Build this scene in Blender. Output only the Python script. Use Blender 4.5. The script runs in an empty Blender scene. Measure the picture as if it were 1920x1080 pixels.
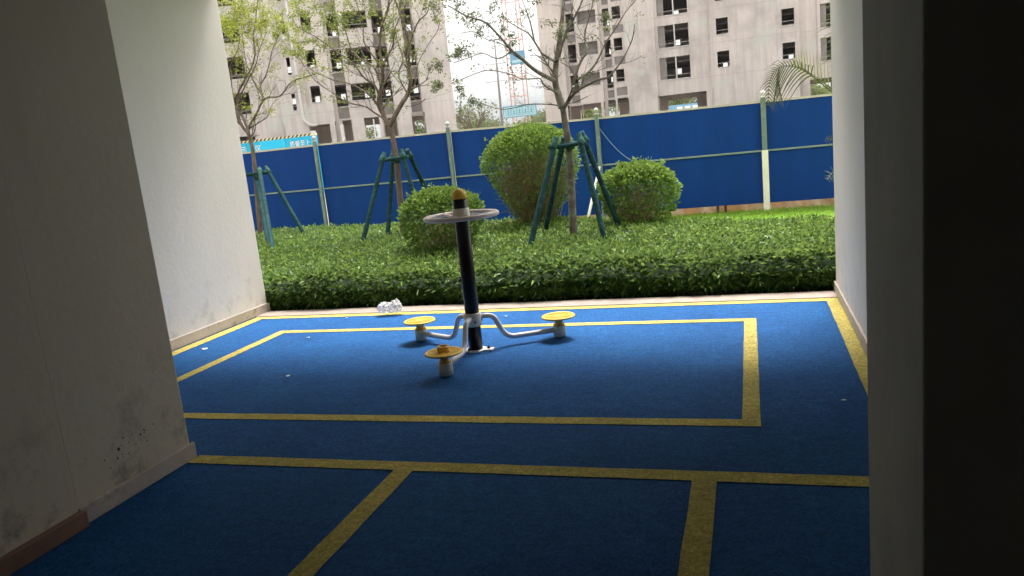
import bpy, math, random
import numpy as np
from mathutils import Vector, Matrix, noise as mnoise
random.seed(7)
rng = np.random.default_rng(11)
R = math.radians
S = bpy.context.scene
COL = S.collection

# ------------------------------------------------------------------ camera
YAW, PITCH, ROLL, FPX, EYE = 0.31316, -0.187109, -0.10206, 1434.1, 1.6
cy, sy, cp, sp = math.cos(YAW), math.sin(YAW), math.cos(PITCH), math.sin(PITCH)
FWD = Vector((-sy * cp, cy * cp, sp))
_r = Vector((cy, sy, 0)); _u = _r.cross(FWD)
RIGHT = math.cos(ROLL) * _r + math.sin(ROLL) * _u
UP = -math.sin(ROLL) * _r + math.cos(ROLL) * _u
cam_d = bpy.data.cameras.new('camera'); cam = bpy.data.objects.new('camera', cam_d); COL.objects.link(cam)
cam.matrix_world = Matrix(((RIGHT.x, UP.x, -FWD.x, 0), (RIGHT.y, UP.y, -FWD.y, 0), (RIGHT.z, UP.z, -FWD.z, EYE), (0, 0, 0, 1)))
cam_d.sensor_width = 36; cam_d.lens = FPX / 1920 * 36; cam_d.clip_start = 0.05; cam_d.clip_end = 8000
S.camera = cam

# ------------------------------------------------------------------ world, sun, exposure
SUN_EL, SUN_AZ = R(64), R(5)          # high, beyond the garden, a little to the right
w = bpy.data.worlds.new('World'); S.world = w; w.use_nodes = True
nt = w.node_tree; nt.nodes.clear()
sky = nt.nodes.new('ShaderNodeTexSky'); sky.sky_type = 'NISHITA'; sky.sun_disc = False
sky.sun_elevation = SUN_EL; sky.sun_rotation = SUN_AZ; sky.dust_density = 7; sky.air_density = 1.5; sky.ozone_density = 1
hs = nt.nodes.new('ShaderNodeHueSaturation'); hs.inputs['Saturation'].default_value = 0.22; hs.inputs['Value'].default_value = 1.0
bg = nt.nodes.new('ShaderNodeBackground'); bg.inputs[1].default_value = 0.15
wo = nt.nodes.new('ShaderNodeOutputWorld')
nt.links.new(sky.outputs[0], hs.inputs['Color']); nt.links.new(hs.outputs[0], bg.inputs[0]); nt.links.new(bg.outputs[0], wo.inputs[0])
sd = bpy.data.lights.new('sun', 'SUN'); sd.energy = 2.45; sd.angle = R(18); sd.color = (1, 0.96, 0.9)
so = bpy.data.objects.new('sun', sd); COL.objects.link(so)
sdir = Vector((math.sin(SUN_AZ) * math.cos(SUN_EL), math.cos(SUN_AZ) * math.cos(SUN_EL), math.sin(SUN_EL)))
so.rotation_euler = sdir.to_track_quat('Z', 'Y').to_euler()
S.view_settings.view_transform = 'Standard'; S.view_settings.look = 'None'
S.view_settings.exposure = 1.25; S.view_settings.gamma = 1
S.render.engine = 'CYCLES'
S.cycles.max_bounces = 10; S.cycles.diffuse_bounces = 7; S.cycles.transparent_max_bounces = 12

def ray(px, py):
    return RIGHT * ((px - 960) / FPX) - UP * ((py - 540) / FPX) + FWD
def at(px, py, Y):                       # real point at distance Y seen in that direction
    d = ray(px, py); t = Y / d.y
    return Vector((d.x * t, Y, d.z * t + EYE))
def onz(px, py, z=0.0):
    d = ray(px, py); t = (z - EYE) / d.z
    return Vector((d.x * t, d.y * t, z))

# ------------------------------------------------------------------ scene-tree helpers
def tag(o, label=None, cat=None, group=None, kind=None):
    if label: o['label'] = label
    if cat: o['category'] = cat
    if group: o['group'] = group
    if kind: o['kind'] = kind
    return o
def empty(name, loc, label, cat, group=None, rz=0):
    o = bpy.data.objects.new(name, None); COL.objects.link(o)
    o.location = loc; o.rotation_euler = (0, 0, rz); o.empty_display_size = 0.1
    return tag(o, label, cat, group)
def link(name, me, mats, parent=None, world=True):
    if not isinstance(mats, (list, tuple)): mats = [mats]
    for m in mats: me.materials.append(m)
    o = bpy.data.objects.new(name, me); COL.objects.link(o)
    if parent:
        o.parent = parent
        if world: o.matrix_parent_inverse = world_of(parent).inverted()
    return o
def world_of(o):
    m = o.matrix_basis.copy()
    if o.parent: m = world_of(o.parent) @ o.matrix_parent_inverse @ m
    return m

class MB:
    def __init__(s): s.v = []; s.f = []; s.mi = []; s.sm = []; s.cur = 0
    def add(s, vs, fs, smooth=False):
        n = len(s.v); s.v += [tuple(p) for p in vs]
        for f in fs: s.f.append([i + n for i in f]); s.mi.append(s.cur); s.sm.append(smooth)
    def box(s, a, b, F=None):
        x0, y0, z0 = a; x1, y1, z1 = b
        vs = [(x0,y0,z0),(x1,y0,z0),(x1,y1,z0),(x0,y1,z0),(x0,y0,z1),(x1,y0,z1),(x1,y1,z1),(x0,y1,z1)]
        if F: vs = [F(*p) for p in vs]
        s.add(vs, [(0,3,2,1),(4,5,6,7),(0,1,5,4),(1,2,6,5),(2,3,7,6),(3,0,4,7)])
    def tube(s, pts, rad, n=8, caps=True, smooth=True):
        pts = [Vector(p) for p in pts]; k = len(pts)
        if not hasattr(rad, '__len__'): rad = [rad] * k
        t0 = (pts[1] - pts[0]).normalized()
        nrm = t0.orthogonal().normalized(); rings = []
        for i, p in enumerate(pts):
            t = (pts[min(i+1, k-1)] - pts[max(i-1, 0)])
            if t.length < 1e-9: t = t0
            t = t.normalized(); nrm = (nrm - t * nrm.dot(t))
            if nrm.length < 1e-6: nrm = t.orthogonal()
            nrm.normalize(); b = t.cross(nrm)
            rings.append([p + (nrm * math.cos(a) + b * math.sin(a)) * rad[i] for a in [2*math.pi*j/n for j in range(n)]])
        vs = [q for r_ in rings for q in r_]; fs = []
        for i in range(k-1):
            for j in range(n):
                a = i*n+j; b2 = i*n+(j+1) % n
                fs.append((a, b2, b2+n, a+n))
        s.add(vs, fs, smooth)
        if caps:
            m = len(s.v) - len(vs)
            s.f.append([m + j for j in range(n)][::-1]); s.mi.append(s.cur); s.sm.append(False)
            s.f.append([m + (k-1)*n + j for j in range(n)]); s.mi.append(s.cur); s.sm.append(False)
    def lathe(s, prof, c, n=32, axis=None, smooth=True):
        c = Vector(c); q = axis.to_track_quat('Z', 'Y') if axis else None
        vs = []
        for r_, z in prof:
            for j in range(n):
                a = 2*math.pi*j/n; p = Vector((r_*math.cos(a), r_*math.sin(a), z))
                vs.append(c + (q @ p if q else p))
        fs = []
        for i in range(len(prof)-1):
            for j in range(n):
                a = i*n+j; b = i*n+(j+1) % n; fs.append((a, b, b+n, a+n))
        s.add(vs, fs, smooth)
        m = len(s.v) - len(vs)
        if prof[0][0] > 1e-4: s.f.append([m+j for j in range(n)][::-1]); s.mi.append(s.cur); s.sm.append(False)
        if prof[-1][0] > 1e-4: s.f.append([m+(len(prof)-1)*n+j for j in range(n)]); s.mi.append(s.cur); s.sm.append(False)
    def build(s, name, mats, parent=None, bevel=0):
        me = bpy.data.meshes.new(name); me.from_pydata(s.v, [], s.f); me.update()
        me.polygons.foreach_set('material_index', s.mi); me.polygons.foreach_set('use_smooth', s.sm)
        o = link(name, me, mats, parent)
        if bevel:
            b = o.modifiers.new('b', 'BEVEL'); b.width = bevel; b.segments = 2; b.limit_method = 'ANGLE'; b.angle_limit = R(50)
        return o

# ------------------------------------------------------------------ materials
def new_mat(name):
    m = bpy.data.materials.new(name); m.use_nodes = True
    return m, m.node_tree, m.node_tree.nodes['Principled BSDF']
def N(t, typ, **kw):
    n = t.nodes.new(typ)
    for k, v in kw.items():
        if hasattr(n, k): setattr(n, k, v)
        else: n.inputs[k].default_value = v
    return n
def coords(t, scale=(1, 1, 1)):
    g = t.nodes.new('ShaderNodeNewGeometry'); mp = N(t, 'ShaderNodeMapping'); mp.inputs['Scale'].default_value = scale
    t.links.new(g.outputs['Position'], mp.inputs[0]); return mp.outputs[0]
def noise(t, vec, scale, detail=4, rough=0.55):
    n = N(t, 'ShaderNodeTexNoise'); n.inputs['Scale'].default_value = scale
    n.inputs['Detail'].default_value = detail; n.inputs['Roughness'].default_value = rough
    t.links.new(vec, n.inputs['Vector']); return n.outputs[0]
def ramp(t, fac, stops):
    r_ = t.nodes.new('ShaderNodeValToRGB'); t.links.new(fac, r_.inputs[0]); e = r_.color_ramp.elements
    while len(e) < len(stops): e.new(0.5)
    for i, (p, c) in enumerate(stops):
        e[i].position = p; e[i].color = (*c, 1) if len(c) == 3 else c
    return r_.outputs[0]
def mix(t, a, b, fac, mode='MIX'):
    m = t.nodes.new('ShaderNodeMix'); m.data_type = 'RGBA'; m.blend_type = mode
    for v, s_ in ((fac, m.inputs[0]), (a, m.inputs[6]), (b, m.inputs[7])):
        if hasattr(v, 'is_linked') or hasattr(v, 'node'): t.links.new(v, s_)
        elif isinstance(v, (int, float)): s_.default_value = v
        else: s_.default_value = (*v, 1)
    return m.outputs[2]
def bump(t, b, h, strength, dist=0.01):
    n = N(t, 'ShaderNodeBump'); n.inputs['Strength'].default_value = strength; n.inputs['Distance'].default_value = dist
    t.links.new(h, n.inputs['Height']); t.links.new(n.outputs[0], b.inputs['Normal'])
def simple(name, c, rough=0.6, var=0.15, scale=8, metal=0.0, spec=0.5, bmp=0.0, stretch=(1, 1, 1), dirt=None, bdist=0.01):
    m, t, b = new_mat(name)
    v = coords(t, stretch); n = noise(t, v, scale)
    lo = [x * (1 - var) for x in c]; hi = [min(1, x * (1 + var)) for x in c]
    col = ramp(t, n, [(0.3, lo), (0.7, hi)])
    if dirt:
        n2 = noise(t, v, dirt[0], 6, 0.65); f = ramp(t, n2, [(dirt[1], (0, 0, 0)), (dirt[2], (1, 1, 1))])
        col = mix(t, col, dirt[3], f)
    t.links.new(col, b.inputs['Base Color']); b.inputs['Roughness'].default_value = rough
    b.inputs['Metallic'].default_value = metal; b.inputs['Specular IOR Level'].default_value = spec
    if bmp: bump(t, b, noise(t, v, scale * 6), bmp, bdist)
    return m

def m_plaster(name, c, grime):
    m, t, b = new_mat(name)
    v = coords(t)
    col = ramp(t, noise(t, v, 1.3, 5), [(0.3, [x * 0.93 for x in c]), (0.7, c)])
    vs = coords(t, (6, 6, 0.5)); st = ramp(t, noise(t, vs, 1.6, 4), [(0.5, (0, 0, 0)), (0.8, (1, 1, 1))])
    col = mix(t, col, [c[0]*0.94, c[1]*0.93, c[2]*0.91], st)
    # blotches and scuffs that sit low on the wall
    g = t.nodes.new('ShaderNodeNewGeometry'); sx = t.nodes.new('ShaderNodeSeparateXYZ'); t.links.new(g.outputs['Position'], sx.inputs[0])
    hz = N(t, 'ShaderNodeMapRange'); hz.inputs[1].default_value = 0.12; hz.inputs[2].default_value = 0.75; hz.inputs[3].default_value = 1; hz.inputs[4].default_value = 0
    t.links.new(sx.outputs[2], hz.inputs[0])
    sc = ramp(t, noise(t, v, 5.5, 7, 0.7), [(0.52, (0, 0, 0)), (0.68, (1, 1, 1))])
    mu = N(t, 'ShaderNodeMath', operation='MULTIPLY'); t.links.new(hz.outputs[0], mu.inputs[0]); t.links.new(sc, mu.inputs[1])
    mu2 = N(t, 'ShaderNodeMath', operation='MULTIPLY'); t.links.new(mu.outputs[0], mu2.inputs[0]); mu2.inputs[1].default_value = grime
    col = mix(t, col, (0.16, 0.13, 0.10), mu2.outputs[0])
    t.links.new(col, b.inputs['Base Color']); b.inputs['Roughness'].default_value = 0.85
    bump(t, b, noise(t, v, 22, 6), 0.35, 0.006)
    return m
M = {}
M['plaster'] = m_plaster('cream_plaster', (0.85, 0.79, 0.715), 0.32)
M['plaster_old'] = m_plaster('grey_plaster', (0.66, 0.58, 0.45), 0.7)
M['ceiling'] = simple('ceiling_darkened', (0.16, 0.155, 0.145), 0.9, 0.06, 2)  # inner bay ceiling and beam, colour darkened to cut bounce light
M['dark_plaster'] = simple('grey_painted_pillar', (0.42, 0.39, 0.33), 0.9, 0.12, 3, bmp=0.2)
M['skirting'] = simple('stone_skirting', (0.55, 0.47, 0.40), 0.55, 0.12, 5, dirt=(9, 0.55, 0.75, (0.25, 0.2, 0.16)))
M['skirting_brown'] = simple('brown_skirting', (0.25, 0.14, 0.09), 0.5, 0.2, 6)
M['kerb'] = simple('stone_kerb', (0.29, 0.232, 0.195), 0.7, 0.1, 9, bmp=0.15, dirt=(6, 0.55, 0.75, (0.36, 0.31, 0.27)))

def m_rubber(name, c, c2, speck, amt):
    m, t, b = new_mat(name)
    v = coords(t)
    vo = t.nodes.new('ShaderNodeTexVoronoi'); vo.inputs['Scale'].default_value = 260; t.links.new(v, vo.inputs['Vector'])
    col = ramp(t, vo.outputs['Color'], [(0.15, c), (0.85, c2)])
    vo2 = t.nodes.new('ShaderNodeTexVoronoi'); vo2.inputs['Scale'].default_value = 75; t.links.new(v, vo2.inputs['Vector'])
    col = mix(t, col, ramp(t, vo2.outputs['Color'], [(0.1, (0.76,)*3), (0.9, (1.24,)*3)]), 1.0, 'MULTIPLY')
    col = mix(t, col, ramp(t, noise(t, coords(t, (1, 2.2, 1)), 9, 6, 0.7), [(0.3, (0.8,)*3), (0.7, (1.2,)*3)]), 1.0, 'MULTIPLY')
    lg = ramp(t, noise(t, v, 0.9, 6, 0.6), [(0.28, (0.70, 0.74, 0.80)), (0.72, (1.22, 1.16, 1.08))])
    col = mix(t, col, lg, 1.0, 'MULTIPLY')
    sp_ = ramp(t, noise(t, v, 120, 2, 0.5), [(0.60, (0, 0, 0)), (0.72, (1, 1, 1))])
    mm = N(t, 'ShaderNodeMath', operation='MULTIPLY'); t.links.new(sp_, mm.inputs[0]); mm.inputs[1].default_value = amt
    col = mix(t, col, speck, mm.outputs[0])
    sc = ramp(t, noise(t, coords(t, (1.5, 4, 1)), 3.2, 8, 0.7), [(0.60, (0, 0, 0)), (0.74, (1, 1, 1))])
    m3 = N(t, 'ShaderNodeMath', operation='MULTIPLY'); t.links.new(sc, m3.inputs[0]); m3.inputs[1].default_value = 0.4
    col = mix(t, col, [x * 0.5 + 0.05 for x in c], m3.outputs[0])
    t.links.new(col, b.inputs['Base Color']); b.inputs['Roughness'].default_value = 0.8
    b.inputs['Specular IOR Level'].default_value = 0.12
    bump(t, b, vo.outputs['Distance'], 0.5, 0.004)
    return m
M['blue_floor'] = m_rubber('blue_rubber_surface', (0.007, 0.064, 0.222), (0.019, 0.120, 0.33), (0.10, 0.22, 0.42), 0.35)
M['yellow_line'] = m_rubber('yellow_rubber_line', (0.42, 0.34, 0.085), (0.62, 0.53, 0.17), (0.2, 0.15, 0.06), 0.45)

def m_concrete(name, c):
    m, t, b = new_mat(name)
    v = coords(t)
    col = ramp(t, noise(t, v, 0.35, 7, 0.6), [(0.28, [x*0.70 for x in c]), (0.5, c), (0.75, [min(1, x*1.13) for x in c])])
    st = ramp(t, noise(t, coords(t, (2.2, 2.2, 0.12)), 1.2, 5, 0.65), [(0.42, (0, 0, 0)), (0.72, (1, 1, 1))])
    mm = N(t, 'ShaderNodeMath', operation='MULTIPLY'); t.links.new(st, mm.inputs[0]); mm.inputs[1].default_value = 0.6
    col = mix(t, col, [x*0.66 for x in c], mm.outputs[0])
    gr = ramp(t, noise(t, coords(t, (0.6, 0.6, 0.9)), 0.5, 3), [(0.56, (0, 0, 0)), (0.66, (1, 1, 1))])
    m4 = N(t, 'ShaderNodeMath', operation='MULTIPLY'); t.links.new(gr, m4.inputs[0]); m4.inputs[1].default_value = 0.6
    col = mix(t, col, (c[0]*0.86, c[1]*1.0, c[2]*0.96), m4.outputs[0])
    # pour joints every storey
    g = t.nodes.new('ShaderNodeNewGeometry'); sx = t.nodes.new('ShaderNodeSeparateXYZ'); t.links.new(g.outputs['Position'], sx.inputs[0])
    wob = N(t, 'ShaderNodeMath', operation='MULTIPLY_ADD'); t.links.new(noise(t, v, 1.5), wob.inputs[0]); wob.inputs[1].default_value = 0.18; t.links.new(sx.outputs[2], wob.inputs[2])
    md = N(t, 'ShaderNodeMath', operation='PINGPONG'); t.links.new(wob.outputs[0], md.inputs[0]); md.inputs[1].default_value = 1.46
    jn = ramp(t, md.outputs[0], [(0.0, (1, 1, 1)), (0.035, (0, 0, 0))])
    m5 = N(t, 'ShaderNodeMath', operation='MULTIPLY'); t.links.new(jn, m5.inputs[0]); m5.inputs[1].default_value = 0.5
    col = mix(t, col, [x*0.55 for x in c], m5.outputs[0])
    t.links.new(col, b.inputs['Base Color']); b.inputs['Roughness'].default_value = 0.9
    bump(t, b, noise(t, v, 3, 8, 0.7), 0.4, 0.03)
    return m
M['concrete'] = m_concrete('raw_concrete', (0.76, 0.70, 0.66))
M['concrete_in'] = simple('inner_concrete_darkened', (0.20, 0.185, 0.18), 0.9, 0.2, 1)  # room shade put into the colour, darker than the outer concrete
M['panel'] = simple('grey_block_infill', (0.33, 0.31, 0.30), 0.9, 0.12, 1.2)
M['sill'] = simple('pale_sill', (0.62, 0.6, 0.58), 0.7, 0.08, 4)
M['galv'] = simple('galvanised_steel', (0.42, 0.41, 0.40), 0.4, 0.1, 6, metal=0.3)
M['white_pipe'] = simple('white_plastic_pipe', (0.8, 0.79, 0.76), 0.4, 0.06, 5)
M['hoard'] = simple('blue_painted_sheet', (0.003, 0.040, 0.24), 0.6, 0.10, 0.8, spec=0.12, stretch=(3, 3, 0.5), dirt=(2.2, 0.58, 0.85, (0.006, 0.05, 0.24)))
M['post'] = simple('pale_green_steel', (0.135, 0.205, 0.20), 0.5, 0.15, 5, dirt=(12, 0.55, 0.7, (0.26, 0.28, 0.26)))
M['rail'] = simple('grey_green_rail', (0.2, 0.27, 0.28), 0.5, 0.12, 5)
M['capping'] = simple('pale_grey_capping', (0.48, 0.46, 0.44), 0.5, 0.1, 5)
M['white_post'] = simple('white_painted_steel', (0.78, 0.77, 0.74), 0.5, 0.08, 6, dirt=(9, 0.6, 0.75, (0.6, 0.5, 0.32)))
M['plinth'] = simple('brown_plinth_board', (0.36, 0.20, 0.11), 0.8, 0.35, 2.5, dirt=(1.6, 0.45, 0.6, (0.55, 0.42, 0.36)))
M['black_gap'] = simple('dark_bracket', (0.04, 0.02, 0.02), 0.7)
M['black_paint'] = simple('black_gloss_paint', (0.006, 0.007, 0.007), 0.38, 0.3, 10, spec=0.3)
M['orange'] = simple('orange_plastic', (0.92, 0.55, 0.07), 0.45, 0.06, 12)
M['pedal'] = simple('yellow_plastic', (0.85, 0.56, 0.09), 0.45, 0.07, 14, dirt=(16, 0.6, 0.8, (0.5, 0.3, 0.08)))
M['pedal_neck'] = simple('orange_yellow_plastic', (0.78, 0.44, 0.10), 0.45, 0.06, 14)
M['cream'] = simple('cream_enamel', (0.85, 0.77, 0.62), 0.35, 0.06, 14, dirt=(30, 0.62, 0.72, (0.4, 0.33, 0.26)))
M['wheel'] = simple('dusty_pink_enamel', (0.84, 0.70, 0.63), 0.4, 0.07, 14)
M['arm'] = simple('silver_grey_enamel', (0.76, 0.72, 0.71), 0.35, 0.07, 10)
M['bolt'] = simple('dark_bolt', (0.05, 0.05, 0.055), 0.4, metal=0.6)
M['stake'] = simple('green_wrapped_pole', (0.014, 0.05, 0.055), 0.9, 0.35, 9, spec=0.15, bmp=0.5, stretch=(1, 1, 2), dirt=(14, 0.55, 0.75, (0.06, 0.12, 0.13)))
M['binding'] = simple('green_cloth_binding', (0.02, 0.085, 0.07), 0.9, 0.4, 20, bmp=0.8)
M['bark'] = simple('grey_brown_bark', (0.125, 0.095, 0.08), 0.9, 0.35, 14, bmp=0.7, stretch=(1, 1, 0.35), dirt=(9, 0.55, 0.7, (0.24, 0.215, 0.19)))
M['bark_green'] = simple('lichened_bark', (0.115, 0.10, 0.085), 0.9, 0.4, 12, bmp=0.7, dirt=(7, 0.5, 0.65, (0.22, 0.235, 0.18)))
M['twig'] = simple('brown_twigs', (0.30, 0.225, 0.145), 0.9, 0.4, 12)
M['soil'] = simple('dark_soil', (0.035, 0.028, 0.02), 1, 0.4, 12, bmp=0.5)
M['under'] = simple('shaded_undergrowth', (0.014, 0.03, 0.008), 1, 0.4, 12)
M['dirt_ground'] = simple('dusty_ground', (0.28, 0.24, 0.2), 1, 0.2, 0.2)
M['crane_red'] = simple('haze_paled_red_steel', (0.62, 0.42, 0.40), 0.6, 0.1, 1)  # red paled in the colour to stand for haze and glare
M['crane_sign'] = simple('pale_cyan_board', (0.42, 0.66, 0.74), 0.6, 0.05, 1)
M['crane_edge'] = simple('teal_board_edge', (0.06, 0.30, 0.42), 0.6, 0.05, 1)
M['crane_blue'] = simple('blue_board', (0.16, 0.38, 0.56), 0.6, 0.1, 1)
M['cyan'] = simple('bright_cyan_board', (0.01, 0.40, 0.68), 0.5, 0.06, 0.6)
M['cyan2'] = simple('azure_board', (0.01, 0.50, 0.86), 0.5, 0.04, 0.6)
M['white_ink'] = simple('white_lettering', (0.85, 0.85, 0.85), 0.6, 0.02, 1)
M['hz_yellow'] = simple('pale_yellow_stripe', (0.72, 0.68, 0.42), 0.6, 0.05, 3)
M['hz_black'] = simple('black_stripe', (0.03, 0.03, 0.03), 0.6, 0.05, 3)
M['paper'] = simple('paper_scrap', (0.75, 0.76, 0.78), 0.7, 0.05, 20)
M['cord'] = simple('grey_blue_cord', (0.22, 0.3, 0.42), 0.7)
M['far_pole'] = simple('far_pole_grey', (0.34, 0.33, 0.33), 0.7)
M['cabin'] = simple('white_cabin_roof', (0.75, 0.77, 0.76), 0.6, 0.05, 2)

def m_leaf(name, a, b_, c, transl=0.3, rough=0.45, spec=0.4):
    m, t, b = new_mat(name)
    at_ = t.nodes.new('ShaderNodeAttribute'); at_.attribute_name = 'tint'
    col = ramp(t, at_.outputs['Fac'], [(0.0, a), (0.5, b_), (1.0, c)])
    t.links.new(col, b.inputs['Base Color']); b.inputs['Roughness'].default_value = rough
    b.inputs['Specular IOR Level'].default_value = spec
    tr = t.nodes.new('ShaderNodeBsdfTranslucent'); t.links.new(mix(t, col, (1.0, 1.0, 0.45), 0.12), tr.inputs[0])
    ms = t.nodes.new('ShaderNodeMixShader'); ms.inputs[0].default_value = transl
    out = t.nodes['Material Output']
    t.links.new(b.outputs[0], ms.inputs[1]); t.links.new(tr.outputs[0], ms.inputs[2]); t.links.new(ms.outputs[0], out.inputs[0])
    return m
M['leaf_hedge'] = m_leaf('hedge_leaves', (0.020, 0.070, 0.010), (0.078, 0.185, 0.022), (0.25, 0.38, 0.055), 0.33, 0.45, 0.3)
M['leaf_bush'] = m_leaf('bush_leaves', (0.026, 0.080, 0.010), (0.105, 0.225, 0.022), (0.31, 0.44, 0.06), 0.33, 0.45, 0.3)
M['leaf_yellow'] = m_leaf('yellow_green_leaves', (0.13, 0.17, 0.012), (0.27, 0.33, 0.03), (0.42, 0.46, 0.06), 0.4)
M['leaf_olive'] = m_leaf('olive_leaves', (0.08, 0.11, 0.02), (0.16, 0.21, 0.035), (0.30, 0.36, 0.06), 0.35)
M['leaf_dark'] = m_leaf('grey_green_leaves', (0.045, 0.06, 0.035), (0.09, 0.115, 0.06), (0.16, 0.2, 0.08), 0.3)
M['leaf_far'] = m_leaf('far_leaves', (0.08, 0.12, 0.05), (0.14, 0.18, 0.07), (0.24, 0.28, 0.12), 0.2, 0.8, 0.2)
M['leaf_palm'] = m_leaf('palm_leaves', (0.03, 0.04, 0.01), (0.06, 0.08, 0.018), (0.30, 0.36, 0.06), 0.15)
M['grass'] = m_leaf('grass_blades', (0.13, 0.25, 0.02), (0.20, 0.35, 0.03), (0.29, 0.45, 0.04), 0.3, 0.9, 0.05)
M['lawn_base'] = simple('lawn_turf', (0.13, 0.26, 0.02), 1, 0.25, 3)
M['hill'] = simple('wooded_hill', (0.10, 0.115, 0.11), 1, 0.3, 0.02)
def m_bag():
    m, t, b = new_mat('clear_plastic')
    b.inputs['Base Color'].default_value = (0.92, 0.92, 0.93, 1); b.inputs['Roughness'].default_value = 0.25
    b.inputs['Specular IOR Level'].default_value = 0.8
    tr = t.nodes.new('ShaderNodeBsdfTransparent'); ms = t.nodes.new('ShaderNodeMixShader')
    lw = t.nodes.new('ShaderNodeLayerWeight'); lw.inputs[0].default_value = 0.35
    f = ramp(t, lw.outputs['Facing'], [(0.0, (0.38,)*3), (0.8, (0.9,)*3)])
    t.links.new(f, ms.inputs[0]); t.links.new(tr.outputs[0], ms.inputs[1]); t.links.new(b.outputs[0], ms.inputs[2])
    t.links.new(ms.outputs[0], t.nodes['Material Output'].inputs[0])
    bump(t, b, noise(t, coords(t), 45, 5), 1.0, 0.01)
    return m
M['bag'] = m_bag()

# ------------------------------------------------------------------ leaf masses (numpy)
def leaf_arrays(P, D, L, W, fold=0.35, droop=0.0):
    """P base points, D unit directions, L length, W half width -> folded 6-vertex leaves"""
    n = len(P); rv = rng.normal(size=(n, 3)); A = np.cross(D, rv); A /= np.linalg.norm(A, axis=1)[:, None] + 1e-9
    B = np.cross(D, A); L = L[:, None]; W = W[:, None]
    tip = P + D * L; tip[:, 2] -= droop * L[:, 0]
    mid = P + D * L * 0.5
    s1 = mid + A * W + B * W * fold; s2 = mid - A * W + B * W * fold
    V = np.stack([P, s1, tip, s2], 1).reshape(-1, 3)
    i = np.arange(n)[:, None] * 4
    Fc = np.concatenate([i + [[0, 1, 2]], i + [[0, 2, 3]]], 1).reshape(-1, 3)
    return V, Fc
def tri_mesh(name, V, Fc, tint, mats, parent=None, extra=None):
    """tint per triangle; extra = MB with further faces (material index from MB)"""
    nv, nf = len(V), len(Fc)
    me = bpy.data.meshes.new(name)
    if extra:
        ev = np.array(extra.v); loops = np.concatenate([Fc.reshape(-1)] + [np.array(f) + nv for f in extra.f])
        tot = np.concatenate([np.full(nf, 3), np.array([len(f) for f in extra.f])])
        V = np.concatenate([V, ev]); mi = np.concatenate([np.zeros(nf, int), np.array(extra.mi)]); tint = np.concatenate([tint, np.zeros(len(extra.f))])
    else:
        loops = Fc.reshape(-1); tot = np.full(nf, 3); mi = np.zeros(nf, int)
    me.vertices.add(len(V)); me.vertices.foreach_set('co', V.astype(np.float32).ravel())
    me.loops.add(len(loops)); me.loops.foreach_set('vertex_index', loops.astype(np.int32))
    me.polygons.add(len(tot)); st = np.concatenate([[0], np.cumsum(tot)[:-1]])
    me.polygons.foreach_set('loop_start', st.astype(np.int32)); me.polygons.foreach_set('loop_total', tot.astype(np.int32))
    me.polygons.foreach_set('material_index', mi.astype(np.int32))
    me.update(calc_edges=True)
    a = me.attributes.new('tint', 'FLOAT', 'FACE'); a.data.foreach_set('value', tint.astype(np.float32))
    return link(name, me, mats, parent)
def unit(a): return a / (np.linalg.norm(a, axis=1)[:, None] + 1e-9)

# ------------------------------------------------------------------ ground sheets
def sheet(name, x0, x1, y0, y1, z, mat, hole=None):
    mb = MB(); mb.add([(x0,y0,z),(x1,y0,z),(x1,y1,z),(x0,y1,z)], [(0,1,2,3)])
    return tag(mb.build(name, mat), kind='structure')
sheet('ground', -3000, 3000, -3000, 3000, -0.20, M['dirt_ground'])
EDGE = 7.24
mb = MB(); mb.box((-14, -6, -0.19), (6, 6.98, 0.0)); tag(mb.build('floor', M['blue_floor']), kind='structure')
mb = MB(); mb.box((-14, 6.982, -0.19), (6, EDGE, 0.012)); tag(mb.build('kerb', M['kerb'], bevel=0.008), 'pale stone kerb between the blue floor and the hedge', 'kerb', kind='structure')
WL, WR = -5.26, 0.69                    # faces of the two bright side walls
mb = MB()
def stripe(x0, x1, y0, y1, z=0.004):
    nx = max(1, int((x1-x0)/0.12)); ny = max(1, int((y1-y0)/0.12))
    lo = lambda s_: 0.004 * mnoise.noise(Vector((s_*7.1, x0, y0)))
    vs = []; along = (x1-x0) > (y1-y0); n = nx if along else ny
    for i in range(n+1):
        q = i / n
        if along: x = x0 + (x1-x0)*q; vs += [(x, y0 + lo(x), z), (x, y1 + lo(x+50), z)]
        else: y = y0 + (y1-y0)*q; vs += [(x0 + lo(y), y, z), (x1 + lo(y+50), y, z)]
    fs = [((2*i, 2*i+2, 2*i+3, 2*i+1) if along else (2*i, 2*i+1, 2*i+3, 2*i+2)) for i in range(n)]
    mb.add(vs, fs)
stripe(-5.09, 0.58, 6.88, 6.98)
stripe(-5.22, -5.09, 3.45, 6.98); stripe(0.58, 0.675, 2.6, 6.98)
stripe(-4.40, -0.095, 6.25, 6.345); stripe(-4.50, -4.40, 4.0, 6.345); stripe(-0.095, 0.0, 4.0, 6.345); stripe(-4.40, -0.095, 4.0, 4.10)
stripe(-3.115, 0.675, 3.33, 3.435)
stripe(-1.82, -1.71, -2, 3.33); stripe(-0.31, -0.20, -2, 3.33)
tag(mb.build('floor_marking', M['yellow_line']), 'yellow painted lines on the blue rubber floor', kind='structure')

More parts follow.
